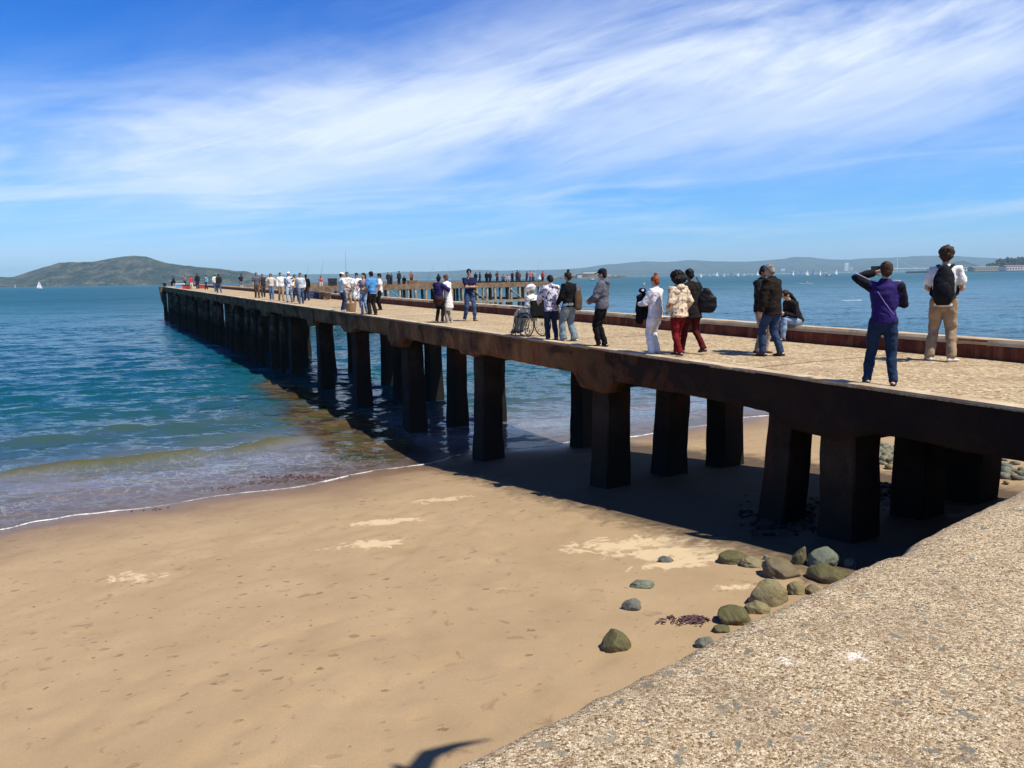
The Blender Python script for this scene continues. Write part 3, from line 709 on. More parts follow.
while o < WB:
    bm = bmesh.new(); j = 0.12*math.sin(k*2.7)
    tube(bm, [PW(o, WS0+.05, WZ-.3), PW(o+j, WS0+.08, 2), PW(o+j*2, WS0+.1, -1.5)], [0.17, 0.19, 0.21], seg=8)
    ppart('pile', bm, M_WPOST, True, wharf); o += 1.25+0.35*math.sin(k*1.9); k += 1
for r_, st in ((WS0+4.5, 2.6), (WS0+10, 3.4), (WS0+17, 5)):
    o = WA+1
    while o < WB:
        bm = bmesh.new(); tube(bm, [PW(o, r_, WZ-.3), PW(o+.1, r_, -1.5)], [0.18, 0.2], seg=8)
        ppart('pile', bm, M_WPOST, True, wharf); o += st
for q in range(8):
    s = WS0+2+q*3
    bm = bmesh.new(); tube(bm, [PW(WB-.1, s, WZ-.3), PW(WB-.05, s, -1.5)], [0.18, 0.2], seg=8)
    ppart('pile', bm, M_WPOST, True, wharf)
for q in range(6):
    o = WA+7+q*5.7; bm = bmesh.new()
    tube(bm, [PW(o, WS0-.12, WZ-.7), PW(o+2.2, WS0-.12, 2.3)], [0.09, 0.09], seg=6)
    ppart('brace', bm, M_WPOST, True, wharf)

# ------------------------------------------------------------------ beach rocks
def rock_mat(name, a, b_, moss, mossy=0.5):
    m, nt, b, out = new_mat(name)
    co = objco(nt); n1 = noise_(nt, co, 3.2, 6, 0.7, 0.8); n2 = noise_(nt, co, 11, 5, 0.7)
    nz = nd(nt, 'ShaderNodeSeparateXYZ', {0: nd(nt, 'ShaderNodeNewGeometry').outputs['Normal']}).outputs[2]
    c = ramp(nt, n1.outputs[0], [(0.33, a), (0.66, b_)])
    c = mixc(nt, ramp(nt, n2.outputs[0], [(0.36, g(0.6)), (0.5, g(0))]), c, (0.05, 0.04, 0.03, 1))
    mk = math_(nt, 'MULTIPLY', ramp(nt, math_(nt, 'ADD', math_(nt, 'MULTIPLY', nz, 0.4), n2.outputs[0]), [(0.45, g(0)), (0.75, g(1))]), mossy)
    c = mixc(nt, mk, c, moss)
    nt.links.new(c, b.inputs['Base Color']); b.inputs['Roughness'].default_value = 0.75
    bump(nt, b, math_(nt, 'ADD', n1.outputs[0], math_(nt, 'MULTIPLY', n2.outputs[0], 0.5)), 0.8, 0.03)
    return m
RM = {'green': rock_mat('algae_rock', (0.055, 0.045, 0.028, 1), (0.17, 0.14, 0.075, 1), (0.085, 0.078, 0.020, 1), 0.85),
      'olive': rock_mat('olive_rock', (0.13, 0.105, 0.055, 1), (0.30, 0.25, 0.145, 1), (0.15, 0.13, 0.045, 1), 0.5),
      'tan': rock_mat('tan_rock', (0.17, 0.135, 0.075, 1), (0.29, 0.235, 0.14, 1), (0.15, 0.13, 0.05, 1), 0.5),
      'brown': rock_mat('brown_rock', (0.06, 0.038, 0.032, 1), (0.17, 0.115, 0.085, 1), (0.15, 0.13, 0.05, 1), 0.5),
      'grey': rock_mat('grey_rock', (0.085, 0.10, 0.08, 1), (0.22, 0.25, 0.20, 1), (0.10, 0.12, 0.06, 1), 0.4),
      'dark': rock_mat('dark_rock', (0.06, 0.065, 0.065, 1), (0.18, 0.18, 0.17, 1), (0.10, 0.10, 0.05, 1), 0.3)}
def make_rock(name, px, py, wpx, hpx, kind, label, seed, depth=0.8, peak=0.0, tilt=0.0, group='rocks scattered on the sand below the sea wall'):
    p = on_sand(px, py+hpx*0.32); D = (p-CAM).dot(D0)
    W = wpx/F*D/2*0.93; H = hpx/F*D*0.56
    bm = bmesh.new(); bmesh.ops.create_icosphere(bm, subdivisions=5, radius=1.0)
    sv = Vector((seed*3.7, seed*1.3, 5.1*seed))
    for v in bm.verts:
        d = v.co.normalized()
        r = 1+0.26*mn.noise(d*1.1+sv)+0.10*mn.noise(d*2.4+sv)+0.05*mn.noise(d*6+sv)+0.03*mn.noise(d*14+sv)
        # a few flattened facets
        for q in range(5):
            f = Vector((mn.noise(sv+Vector((q, 0, 0))), mn.noise(sv+Vector((0, q+.5, 0))), mn.noise(sv+Vector((0, 0, q+.2))))).normalized()
            h = d.dot(f)*r
            if h > 0.78: r *= 0.78/h*0.75+0.25
        v.co = d*r
        if peak: v.co.x *= 1-peak*0.35*max(0, v.co.z); v.co.z *= 1+peak*0.2
        v.co = Vector((v.co.x*W, v.co.y*W*depth, v.co.z*H))
    o = bm_obj(name, bm, RM[kind], None, True)
    o.location = (p.x, p.y, sand_at(p.x, p.y)+H*0.24); o.rotation_euler = (0, tilt, random.uniform(-0.4, 0.4))
    tag(o, label, 'rock', group)
    return o
rocks = [(733, 556, 29, 16, 'green', 'dark rock with olive algae at the far left of the cluster against the pier shadow', .8, 0, -.1),
 (752, 561, 25, 12, 'tan', 'low pale tan boulder just right of the leftmost rock in the cluster', .8, 0, 0),
 (766, 557, 6, 6, 'grey', 'tiny light pebble between the pale tan boulder and the brown boulder', .9, 0, 0),
 (781, 567, 42, 24, 'brown', 'big brown and purple boulder with a black shaded left face', .8, .3, .1),
 (799, 556, 17, 22, 'green', 'narrow upright mossy stone standing in the edge of the pier shadow', .8, .6, .25),
 (823, 556, 34, 26, 'grey', 'smooth grey green boulder leaning highest at the edge of the pier shadow', .8, .3, -.35),
 (828, 572, 42, 20, 'green', 'mossy yellow green boulder in front of the smooth grey one beside the wall', .8, 0, .1),
 (850, 562, 14, 11, 'grey', 'small grey stone nearest the wall at the right end of the cluster', .8, 0, 0),
 (796, 587, 20, 16, 'olive', 'small rounded olive stone between the veined boulder and the wall', .8, 0, 0),
 (768, 592, 41, 29, 'olive', 'large pale boulder with dark veins in the middle of the cluster', .8, .2, 0),
 (758, 606, 26, 17, 'olive', 'smooth olive stone leaning on the front of the veined boulder', .8, 0, 0),
 (734, 613, 39, 22, 'green', 'rounded green boulder at the front of the cluster by the wall', .7, .1, 0),
 (722, 628, 19, 9, 'green', 'flat green stone half hidden by the wall edge below the rounded boulder', .8, 0, 0),
 (704, 641, 21, 13, 'dark', 'dark low stone tucked against the wall edge nearest the viewer', .8, 0, 0),
 (666, 559, 17, 7, 'dark', 'thin flat grey stone on the pale sand patch farthest from the wall', .7, 0, 0),
 (642, 583, 25, 9, 'grey', 'flat green grey stone with a pale sand rim alone on the beach', .7, 0, 0),
 (632, 604, 21, 13, 'dark', 'dark grey speckled stone alone between the flat green stone and the mossy one', .8, .2, 0),
 (617, 640, 37, 24, 'green', 'lone mossy triangular boulder on open sand nearest the viewer', .8, .5, 0),
 (812, 588, 18, 9, 'brown', 'brown slab stone pressed against the wall under the mossy yellow boulder', .8, 0, 0)]
for i, (a, b_, c_, d_, k_, lb, dp, pk, tl) in enumerate(rocks):
    make_rock('rock', a, b_, c_, d_, k_, lb, i+1.5, dp, pk, tl)
# pebble banks: beyond the pier, and dim ones beneath it
def pebble_field(name, label, pts, size, mats, seed):
    r = random.Random(seed); bm = bmesh.new()
    for (x, y) in pts:
        z = sand_at(x, y); s_ = size*r.uniform(0.4, 1.3)
        M = Matrix.Translation((x, y, z+s_*0.2)) @ Matrix.Rotation(r.uniform(0, 3), 4, 'Z') @ Matrix.Diagonal((s_, s_*r.uniform(.6, .9), s_*r.uniform(.4, .6), 1))
        n0 = len(bm.faces); bmesh.ops.create_icosphere(bm, subdivisions=1, radius=1, matrix=M); bm.faces.ensure_lookup_table()
        mi = r.randrange(len(mats))
        for f in bm.faces[n0:]: f.material_index = mi
    o = bm_obj(name, bm, None, None, True)
    for mm in mats: o.data.materials.append(mm)
    return tag(o, label, 'pebbles', kind='stuff')
r = random.Random(3); pts = []
for _ in range(900):
    px = r.gauss(930, 40); py = 463+0.12*(px-930)+r.gauss(0, 4.5)
    p = on_sand(px, py); pts.append((p.x, p.y))
pebble_field('pebbles', 'bank of grey pebbles on the sand beyond the pier', pts, 0.13, [RM['grey'], RM['dark'], RM['tan']], 4)
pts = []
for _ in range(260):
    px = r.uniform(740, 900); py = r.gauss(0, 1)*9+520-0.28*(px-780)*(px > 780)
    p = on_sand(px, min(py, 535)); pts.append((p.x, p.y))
pebble_field('pebbles', 'dim pebbles lying in the deep shade under the pier', pts, 0.06, [plain('shade_darkened_pebble', (0.02, 0.018, 0.015), 0.8)], 5)  # pebble colour taken almost to black, standing in for the pier's shade
# seaweed: wrack on the sand and at the waterline
M_WEED = plain('seaweed', (0.09, 0.035, 0.03), 0.5, var=0.5, scale=12)
def weed(cx, cy, L, W, n, seed):
    r = random.Random(seed); bm = bmesh.new()
    for _ in range(n):
        x = cx+r.gauss(0, L); y = cy+r.gauss(0, W); a = r.uniform(0, 2*PI); l = r.uniform(.04, .14); P = []
        for k in range(5):
            a += r.uniform(-1.3, 1.3); x += math.cos(a)*l/4; y += math.sin(a)*l/4
            P.append((x, y, max(sand_at(x, y), 0.02)+0.008+r.random()*.022))
        tube(bm, P, [0.004, 0.009, 0.010, 0.008, 0.003], seg=5)
    return bm
p = on_sand(688, 621)
tag(bm_obj('seaweed', weed(p.x, p.y, 0.11, 0.055, 70, 1), plain('purple_seaweed', (0.085, 0.045, 0.05), 0.6, var=0.6, scale=20), None, True), 'small purple heap of dried seaweed on the sand left of the rock cluster', 'seaweed', kind='stuff')
bm = bmesh.new()
r = random.Random(8)
for (px, py, L, n) in ((292, 481, .5, 90), (262, 486, .3, 40), (225, 491, .25, 16), (318, 480, .3, 26), (150, 510, .4, 10)):
    p = on_sand(px, py); b2 = weed(p.x, p.y, L, 0.10, n, n)
    tmp = bpy.data.meshes.new('t'); b2.to_mesh(tmp); b2.free(); bm.from_mesh(tmp); bpy.data.meshes.remove(tmp)
tag(bm_obj('seaweed', bm, plain('red_brown_seaweed', (0.10, 0.028, 0.018), 0.5, var=0.5, scale=14), None, True), 'reddish brown seaweed washed up along the waterline', 'seaweed', kind='stuff')
# unseen bird, added further down, casts a wing shadow on the sand
# ------------------------------------------------------------------ far shores
def hill_mat(name, stops, sc=0.002):
    m, nt, b, out = new_mat(name)
    pos = geopos(nt)
    n = noise_(nt, pos, sc, 9, 0.68, 0.4); n2 = noise_(nt, pos, sc*6, 6, 0.7)
    f = math_(nt, 'ADD', math_(nt, 'MULTIPLY', n.outputs[0], 0.6), math_(nt, 'MULTIPLY', n2.outputs[0], 0.4))
    nt.links.new(ramp(nt, f, stops), b.inputs['Base Color']); b.inputs['Roughness'].default_value = 1
    b.inputs['Specular IOR Level'].default_value = 0.0
    bump(nt, b, n2.outputs[0], 1.0, 40)
    return m
def island(name, prof, D, depth, mat, rough=0.10, label=None, nx=260, ny=40, front=0.15):
    """a hill range: prof = skyline in pixels, standing D metres out, depth metres thick"""
    px = np.array([p[0] for p in prof], float)
    P = [at_y(a, b_, D) for a, b_ in prof]
    xs = np.array([p.x for p in P]); zs = np.array([max(p.z, 0) for p in P])
    X1 = np.linspace(xs[0], xs[-1], nx); H = np.interp(X1, xs, zs)
    T = np.linspace(0, 1, ny)
    XX, TT = np.meshgrid(X1, T)
    sh = np.sin(PI*np.clip(TT, 0, 1))**0.75
    sc = depth
    nz = fbm(XX/sc*5, TT*5, hash(name) % 97, 5)
    hh = np.tile(H, (ny, 1))
    Z = hh*sh*(1-rough)+hh*rough*2.4*nz*sh+hh*rough*sh*np.cos((TT-.5)*PI*3)*0.0
    # ridge spurs running down to the water
    sp = np.abs(fbm(XX/sc*7, TT*1.2, 7+hash(name) % 89, 4)); Z = Z*(1-0.55*sp*(1-sh)**0.5)
    # keep the skyline: row nearest the middle takes the drawn height
    kmax = Z.max(0); Z = Z*(hh/np.maximum(kmax, 1e-3))
    Z = np.maximum(Z, -1)
    Z[0] = -3; Z[-1] = -3; Z[:, 0] = np.minimum(Z[:, 0], -1); Z[:, -1] = np.minimum(Z[:, -1], -1)
    k = (D+depth*(TT-0.5))/D
    YY = D+depth*(TT-0.5)+depth*0.06*fbm(XX/sc*3, XX*0, 5, 3)
    o = link(name, grid_mesh(name, XX*YY/D, YY, Z), mat, None, True)
    return tag(o, label, kind='structure')
HM1 = hill_mat('island_scrub', [(0.42, (0.006, 0.012, 0.006, 1)), (0.48, (0.030, 0.042, 0.018, 1)), (0.53, (0.09, 0.095, 0.048, 1)), (0.58, (0.24, 0.18, 0.12, 1))], 0.011)
HM2 = hill_mat('far_hills', [(0.40, (0.012, 0.022, 0.015, 1)), (0.5, (0.04, 0.055, 0.04, 1)), (0.60, (0.12, 0.12, 0.10, 1))], 0.005)
HM3 = hill_mat('rocky_shore', [(0.36, (0.035, 0.050, 0.025, 1)), (0.48, (0.13, 0.12, 0.08, 1)), (0.60, (0.34, 0.29, 0.22, 1))], 0.012)
island('island_hills', [(-60, 272), (-20, 275), (8, 277.2), (14, 276.5), (30, 271), (45, 266), (60, 262.9), (80, 262.6), (95, 261.5), (110, 258.6), (122, 256.2), (134, 255), (146, 256), (155, 259), (165, 262), (180, 264.5), (195, 266.2), (210, 267.5), (222, 269), (236, 270.6), (246, 270.8), (256, 274), (266, 277.5), (272, 281), (276, 284)], 4800, 1500, HM1, label='green and brown hilly island')
island('headland', [(-90, 286), (-60, 279), (-25, 276.8), (5, 277), (20, 277.5), (60, 280), (130, 285.5)], 6600, 1200, HM2)
island('ridge', [(180, 279), (220, 275), (262, 274.8), (300, 274.3), (340, 274), (372, 273.2), (398, 271.5), (430, 271.8), (470, 270), (500, 270.4), (530, 270), (560, 269.5), (585, 267.5), (605, 264.5), (625, 262.6), (645, 261), (665, 261.5), (690, 260.3), (715, 261.6), (745, 262.0), (765, 260.5), (785, 258.8), (795, 257), (812, 257.4), (830, 259.3), (850, 259.6), (872, 258), (890, 257.6), (915, 256.2), (953, 256.0), (975, 257.4), (1000, 258.6), (1040, 260), (1100, 256), (1200, 252)], 13500, 4200, HM2, rough=0.07, nx=520, ny=50)
island('ridge', [(300, 280), (380, 276.8), (450, 276), (560, 274.8), (600, 271.5), (660, 269.5), (720, 269.8), (790, 266.5), (850, 266), (900, 265), (935, 264.0), (960, 263), (1010, 264.5), (1080, 264), (1200, 260)], 11200, 1500, HM2, rough=0.12, nx=420)
island('headland', [(926, 269), (938, 266), (950, 262.6), (957, 261.5), (964, 261), (972, 263.6), (980, 266), (990, 268.6)], 7000, 500, HM2)
alc = island('rock_island', [(543, 279.6), (550, 278.3), (558, 277.2), (567, 276.0), (574, 274.9), (582, 274.0), (592, 273.9), (600, 274.6), (608, 275.2), (618, 275.5), (625, 276.4), (631, 277.6), (636, 278.9)], 2350, 140, HM3, rough=0.22, label='small rocky island crowned by pale buildings')

M_WH = plain('white_wall', (0.78, 0.76, 0.70), 0.9, var=0.06, bs=0); M_RF = plain('grey_roof', (0.22, 0.20, 0.19), 0.9, bs=0); M_TR = plain('red_roof', (0.28, 0.11, 0.08), 0.9, bs=0)
M_BEI = plain('beige_wall', (0.55, 0.48, 0.34), 0.9, bs=0); M_WIN = plain('window_glass', (0.05, 0.06, 0.08), 0.3, bs=0); M_GW = plain('grey_wall', (0.30, 0.31, 0.33), 0.9, bs=0)
def building(name, px0, px1, ytop, ybot, D, wall, roof, label, group=None, nwin=6, rows=1, gable=False, deep=None, cat='building'):
    a = at_y(px0, ybot, D); c = at_y(px1, ybot, D); t = at_y((px0+px1)/2, ytop, D)
    z0 = a.z if a.z > 0 else 0; z0 = min(a.z, c.z); z0 = max(z0, 0); W = c.x-a.x; H = t.z-z0; dp = deep or min(W, 40)
    r_ = empty(name, ((a.x+c.x)/2, D, z0)); tag(r_, label, cat, group)
    bm = bmesh.new(); box(bm, -W/2, W/2, 0, dp, -4, H*(0.78 if gable else 0.92)); bm_obj('wall', bm, wall, r_)
    bm = bmesh.new()
    if gable:
        v = [bm.verts.new(q) for q in [(-W*.52, -1, H*.78), (W*.52, -1, H*.78), (W*.52, dp+1, H*.78), (-W*.52, dp+1, H*.78), (-W*.5, dp/2, H), (W*.5, dp/2, H)]]
        for f in ((0, 1, 5, 4), (2, 3, 4, 5), (0, 4, 3), (1, 2, 5), (3, 2, 1, 0)): bm.faces.new([v[i] for i in f])
    else: box(bm, -W*.51, W*.51, -W*.01, dp+W*.01, H*.921, H)
    bm_obj('roof', bm, roof, r_)
    for j in range(rows):
        for i in range(nwin):
            x = -W/2+W*(i+.5)/nwin; hw = W/nwin*.24; zz_ = H*(0.75)*(j+.3)/rows; hz = H*.75/rows*.4
            bm = bmesh.new(); box(bm, x-hw, x+hw, -W*.004-.15, 0.1, zz_, zz_+hz); bm_obj('window', bm, M_WIN, r_)
    return r_
G_ALC = 'buildings on the rocky island'
building('prison_block', 583, 596.5, 271.4, 275.2, 2350, M_WH, M_RF, 'long white block on the summit of the rocky island', G_ALC, 10, 1, deep=20)
building('barracks', 570, 576, 274.0, 277.2, 2318, M_BEI, M_RF, 'beige house on the left slope of the rocky island', G_ALC, 4, 1, deep=12)
building('warehouse', 603, 611, 274.4, 276.6, 2322, M_WH, M_RF, 'white low house on the right slope of the rocky island', G_ALC, 4, 1, deep=12)
building('warehouse', 613.5, 617, 274.8, 277.0, 2318, M_BEI, M_RF, 'small beige cabin farthest right on the rocky island', G_ALC, 2, 1, deep=8)
building('warehouse', 577.5, 582, 275.0, 278.2, 2285, M_WH, M_RF, 'narrow white building low in front of the summit block', G_ALC, 3, 2, deep=10)
building('warehouse', 561, 567, 276.4, 278.6, 2285, M_GW, M_RF, 'grey dock shed at the foot of the rocky island', G_ALC, 3, 1, deep=10)
bm = bmesh.new(); p = at_y(600, 274.8, 2335); t = at_y(600, 269.2, 2335)
lt = empty('lighthouse', p); tag(lt, 'slim pale lighthouse tower on top of the rocky island', 'lighthouse')
tube(bm, [(0, 0, -2), (0, 0, (t.z-p.z)*.85)], [1.5, 1.2], seg=10); bm_obj('tower', bm, M_WH, lt)
bm = bmesh.new(); tube(bm, [(0, 0, (t.z-p.z)*.86), (0, 0, (t.z-p.z))], [1.4, .7], seg=10); bm_obj('lantern', bm, M_RF, lt)
# sheds on the near right shore with trees above
building('pier_shed', 957, 973.5, 267.2, 270.6, 2900, M_WH, M_RF, 'white shed at the left end of the right shore', 'sheds along the right shore', 7, 1, True, 30)
building('pier_shed', 974.2, 1006, 266.3, 270.6, 2700, M_BEI, M_RF, 'long beige shed with a row of windows on the right shore', 'sheds along the right shore', 14, 1, True, 40)
building('pier_shed', 1006.5, 1034, 265.0, 270.4, 2500, M_WH, M_TR, 'pale shed with dark openings and reddish roof at the right frame edge', 'sheds along the right shore', 10, 1, True, 40)
island('headland', [(905, 271.5), (930, 270.6), (985, 269.3), (996, 266.5), (1010, 263.8), (1024, 262.5), (1060, 261), (1120, 258), (1160, 262)], 3250, 400, HM1, rough=0.06)
bm = bmesh.new(); a = at_y(925, 271, 2480); c = at_y(1090, 270, 2480)
box(bm, a.x, c.x, 2470, 2600, -2, 3.2); tag(bm_obj('quay', bm, plain('quay_wall', (0.10, 0.09, 0.08), 0.9, bs=0)), 'low dark quay under the sheds on the right shore', 'quay')
M_LEAF = plain('dark_foliage', (0.035, 0.055, 0.025), 0.9, var=0.5, scale=0.15, bs=0); M_BARK = plain('bark', (0.08, 0.06, 0.04), 0.9, bs=0)
def far_tree(px, ytop, ybot, D, wpx, seed, label):
    p = at_y(px, ybot, D); t = at_y(px, ytop, D); H = t.z-p.z; W = wpx/F*D/2
    r = random.Random(seed); tr_ = empty('tree', (p.x, p.y, p.z)); tag(tr_, label, 'tree', 'trees above the right shore')
    bm = bmesh.new(); tube(bm, [(0, 0, -6), (0, 0, H*.4), (W*.1, 0, H*.75)], [W*.09, W*.06, W*.03], seg=6); bm_obj('trunk', bm, M_BARK, tr_)
    bm = bmesh.new()
    for q in range(44):
        a = r.uniform(0, 2*PI); rr = W*math.sqrt(r.random())*.8; z = H*(.16+.78*r.random()*(1-.35*rr/W)); s_ = W*r.uniform(.16, .34)
        n0 = len(bm.verts); bmesh.ops.create_icosphere(bm, subdivisions=1, radius=s_, matrix=Matrix.Translation((math.cos(a)*rr, math.sin(a)*rr, z)))
        bm.verts.ensure_lookup_table()
        for v in bm.verts[n0:]: v.co += Vector((r.uniform(-1, 1), r.uniform(-1, 1), r.uniform(-1, 1)))*s_*.35
    bm_obj('crown', bm, M_LEAF, tr_)
tl = ['small dark tree at the left end of the shore trees', 'low round tree second from the left of the shore trees', 'tall dark tree left of the gap above the beige shed', 'broad dark tree joined to the tall one above the beige shed', 'highest pointed tree in the middle of the shore trees', 'thin tree just right of the highest one', 'broad tree above the pale shed on the right shore', 'tree with open crown behind the reddish shed roof', 'wide dark tree cut by the right frame edge']
for i, (px, yt, yb, wd) in enumerate([(989, 262.8, 267, 6), (993.5, 262.8, 267, 6), (999, 258.2, 266.5, 9), (1003, 260.5, 266.5, 9), (1006, 256.8, 266, 8), (1010.5, 257.0, 265.5, 6), (1015.5, 257.0, 265.5, 10), (1020, 255.6, 265, 10), (1026, 256.6, 265, 12)]):
    far_tree(px, yt, yb, 3150, wd, i, tl[i])
# towers across the bay
building('tower_block', 844.5, 848.5, 262.2, 271.5, 10600, M_WH, M_RF, 'slim pale tower block on the far shore left of the bridge', None, 4, 8, deep=30)
building('tower_block', 850, 853, 266.8, 271.5, 10600, M_BEI, M_RF, 'shorter block beside the slim pale tower on the far shore', None, 3, 4, deep=30)
building('tower_block', 781, 785, 268.4, 273, 10600, M_WH, M_RF, 'small white block low on the far shore among the sails', None, 3, 3, deep=30)
r = random.Random(11); bm = bmesh.new()
for _ in range(260):
    px = r.choice([r.uniform(640, 960), r.uniform(690, 930), r.uniform(330, 600)]); D = r.uniform(10300, 10550)
    hz = 286.4-0.0165*(px-99)/1.0; y = hz-0.2; p = at_y(px, y, D)
    wv = r.uniform(12, 45); h = r.uniform(5, 15)
    z0 = r.choice([0, 0, r.uniform(5, 40)])
    box(bm, p.x-wv/2, p.x+wv/2, D, D+20, -2, z0*0+h)
o = bm_obj('far_city', bm, plain('town_walls', (0.40, 0.40, 0.40), .9, var=.4, scale=.01, bs=0)); tag(o, 'pale strip of distant town along the far shore', 'town', kind='stuff')
# self-anchored bridge tower with fanned cables
BD = 9000
br = empty('bridge', (at_y(897, 271, BD).x, BD, 0)); tag(br, 'white bridge tower with long sloping cables beyond the water', 'bridge')
zt = at_y(897, 257.6, BD).z; u1 = BD/F
bm = bmesh.new(); tube(bm, [(0, 0, 0), (0, 0, zt*.5), (0, 0, zt)], [u1*.45, u1*.40, u1*.25], seg=8); bm_obj('tower', bm, M_WH, br)
bm = bmesh.new(); zd = at_y(897, 268.6, BD).z; box(bm, -u1*28, u1*60, -10, 10, zd-4, zd+5); bm_obj('deck', bm, M_WH, br)
for sgn, ex in ((-1, 13), (1, 24)):
    for j in range(1):
        bm = bmesh.new(); P = []
        for q in range(9):
            tq = q/8; P.append((sgn*u1*ex*tq, 0, zt*.97+(zd-zt*.97)*(1-(1-tq)**1.7)))
        tube(bm, P, [u1*.10]*9, seg=6); bm_obj('cable', bm, M_WH, br)
for i in range(9):
    bm = bmesh.new(); x = u1*(-26+i*10.5)
    box(bm, x-5, x+5, -8, 8, -2, zd-4.1); bm_obj('pier_leg', bm, M_GW, br)

# ------------------------------------------------------------------ boats
M_SAIL = plain('sail', (0.82, 0.82, 0.80), 0.8, var=0.03, bs=0); M_HULL = plain('white_hull', (0.75, 0.75, 0.75), 0.4, var=0.03, bs=0); M_MAST = plain('mast', (0.3, 0.3, 0.3), 0.4, bs=0)
def hull_bm(L, B, H):
    bm = bmesh.new(); rings = []
    for i in range(9):
        t = i/8; x = -L/2+L*t; w_ = B/2*(1-max(0, (t-.45)/.55)**2.2)*(0.8+0.2*min(1, t*3))+0.01; sh = H*(1+0.25*max(0, t-.5))
        rings.append([bm.verts.new(q) for q in [(x, -w_, sh), (x, -w_*.8, sh*.3), (x, 0, -0.25*H), (x, w_*.8, sh*.3), (x, w_, sh)]])
    for a, b_ in zip(rings, rings[1:]):
        for k in range(5): bm.faces.new((a[k], b_[k], b_[(k+1) % 5], a[(k+1) % 5]))
    bm.faces.new(rings[0]); bm.faces.new(rings[-1][::-1]); return bm
def sail_bm(P, th=0.05):
    bm = bmesh.new(); n = 6; A, B_, C_ = [Vector(p) for p in P]; rows = []
    for i in range(n+1):
        a = A.lerp(C_, i/n); b_ = B_.lerp(C_, i/n); row = []
        for j in range(5):
            q = a.lerp(b_, j/4); q.y += 0.5*math.sin(PI*j/4)*(1-i/n)*math.sin(PI*min(1, i/n+.3)); row.append(bm.verts.new(q))
        rows.append(row)
    for r1, r2 in zip(rows, rows[1:]):
        for j in range(4): bm.faces.new((r1[j], r1[j+1], r2[j+1], r2[j]))
    bmesh.ops.solidify(bm, geom=bm.faces[:], thickness=th)
    bmesh.ops.remove_doubles(bm, verts=bm.verts, dist=0.005)
    return bm
def make_sailboat():
    r_ = empty('sailboat', (0, 0, 0)); bm_obj('hull', hull_bm(10, 3, 1.1), M_HULL, r_)
    bm = bmesh.new(); box(bm, -2, 1.2, -.8, .8, 1.0, 1.6); bm_obj('cabin', bm, M_HULL, r_)
    bm = bmesh.new(); tube(bm, [(0.6, 0, 1), (0.6, 0, 14.3)], [.12, .08], seg=6); bm_obj('mast', bm, M_MAST, r_)
    bm_obj('mainsail', sail_bm([(0.45, 0, 2.2), (-4.4, 0, 2.2), (0.45, 0, 14)]), M_SAIL, r_)
    bm_obj('jib', sail_bm([(0.8, .1, 1.9), (4.8, 0, 1.5), (0.8, 0, 12.6)]), M_SAIL, r_)
    return r_
sb0 = make_sailboat(); used = False
def water_y(px): return 278.3-0.0165*(px-512)
def sailboat(px, ytop, yb, yaw, label, group=None):
    global used
    D = EYE*F/max(yb-water_y(px), 0.6)
    D = min(D, 14.5*F/max(1, yb-ytop)*1.0) if True else D
    p = at_y(px, 284, D)
    o = sb0 if not used else copy_tree(sb0); used = True
    o.location = (p.x, D, 0); o.rotation_euler = (0, 0, rad(yaw)); s_ = (yb-ytop)/F*D/14.3; o.scale = (s_,)*3
    o['label'] = label; o['category'] = 'sailboat'
    if group: o['group'] = group
sailboat(39, 279.5, 287.2, 25, 'lone white sailboat below the hilly island at far left')
sailboat(15, 284.0, 287.4, 160, 'tiny boat close to the left frame edge below the island')
SL = [(701, 268.5, 276.2, 30), (709, 270, 275.6, 150), (717, 267.5, 276, 10), (724, 270.5, 275.8, 60), (731, 269.8, 275, 120), (738, 267.0, 275.8, 20), (744, 269.5, 275, 160), (752, 268.5, 275, 70), (757.5, 265.8, 274.4, 20), (793, 268.8, 274.6, 45), (800, 269.5, 274, 100), (807, 267.2, 274.8, 15), (813, 269, 274.4, 140), (820, 268.4, 274.2, 40), (836, 268.8, 274, 30), (866, 268.6, 273.6, 60), (876, 269, 273.2, 140), (691, 271.5, 276, 70), (672, 271.5, 276.6, 20), (540, 275.6, 279, 30)]
rr_ = random.Random(77)
SL = [(a, 0, water_y(a)+1.9+rr_.uniform(-.4, .7), d_) for (a, b_, c_, d_) in SL]
SL = [(a, c_-rr_.uniform(3.8, 6.0), c_, d_) for (a, b_, c_, d_) in SL]
for i, (a, b_, c_, d_) in enumerate(SL):
    sailboat(a, b_, c_, d_, 'tiny white sailboat in the fleet far out before the blue ridge', 'sailboats racing far out in the bay')
def motorboat(px, yb, wpx, yaw, label, dark=False, wake=True):
    D = EYE*F/(yb-water_y(px)); L = wpx/F*D; p = at_y(px, yb, D)
    r_ = empty('motorboat', (p.x, D, 0), rad(yaw)); tag(r_, label, 'motorboat')
    bm_obj('hull', hull_bm(L, L*.3, L*.11), M_MAST if dark else M_HULL, r_)
    bm = bmesh.new(); box(bm, -L*.22, L*.12, -L*.1, L*.1, L*.10, L*.26); bm_obj('cabin', bm, M_HULL, r_)
    bm = bmesh.new(); box(bm, -L*.18, L*.125, -L*.103, L*.103, L*.17, L*.23); bm_obj('window', bm, M_WIN, r_)
    return p, D
motorboat(828, 276.6, 9, 200, 'white motorboat with a dark reddish hull before the far sails', True)
motorboat(592, 280.6, 8, 185, 'white ferry on the water in front of the rocky island')
motorboat(806.5, 283.2, 6, 170, 'small white speedboat throwing a wake right of the seated man')
M_FOAM = plain('wake_foam', (0.7, 0.74, 0.76), 0.8, bs=0)
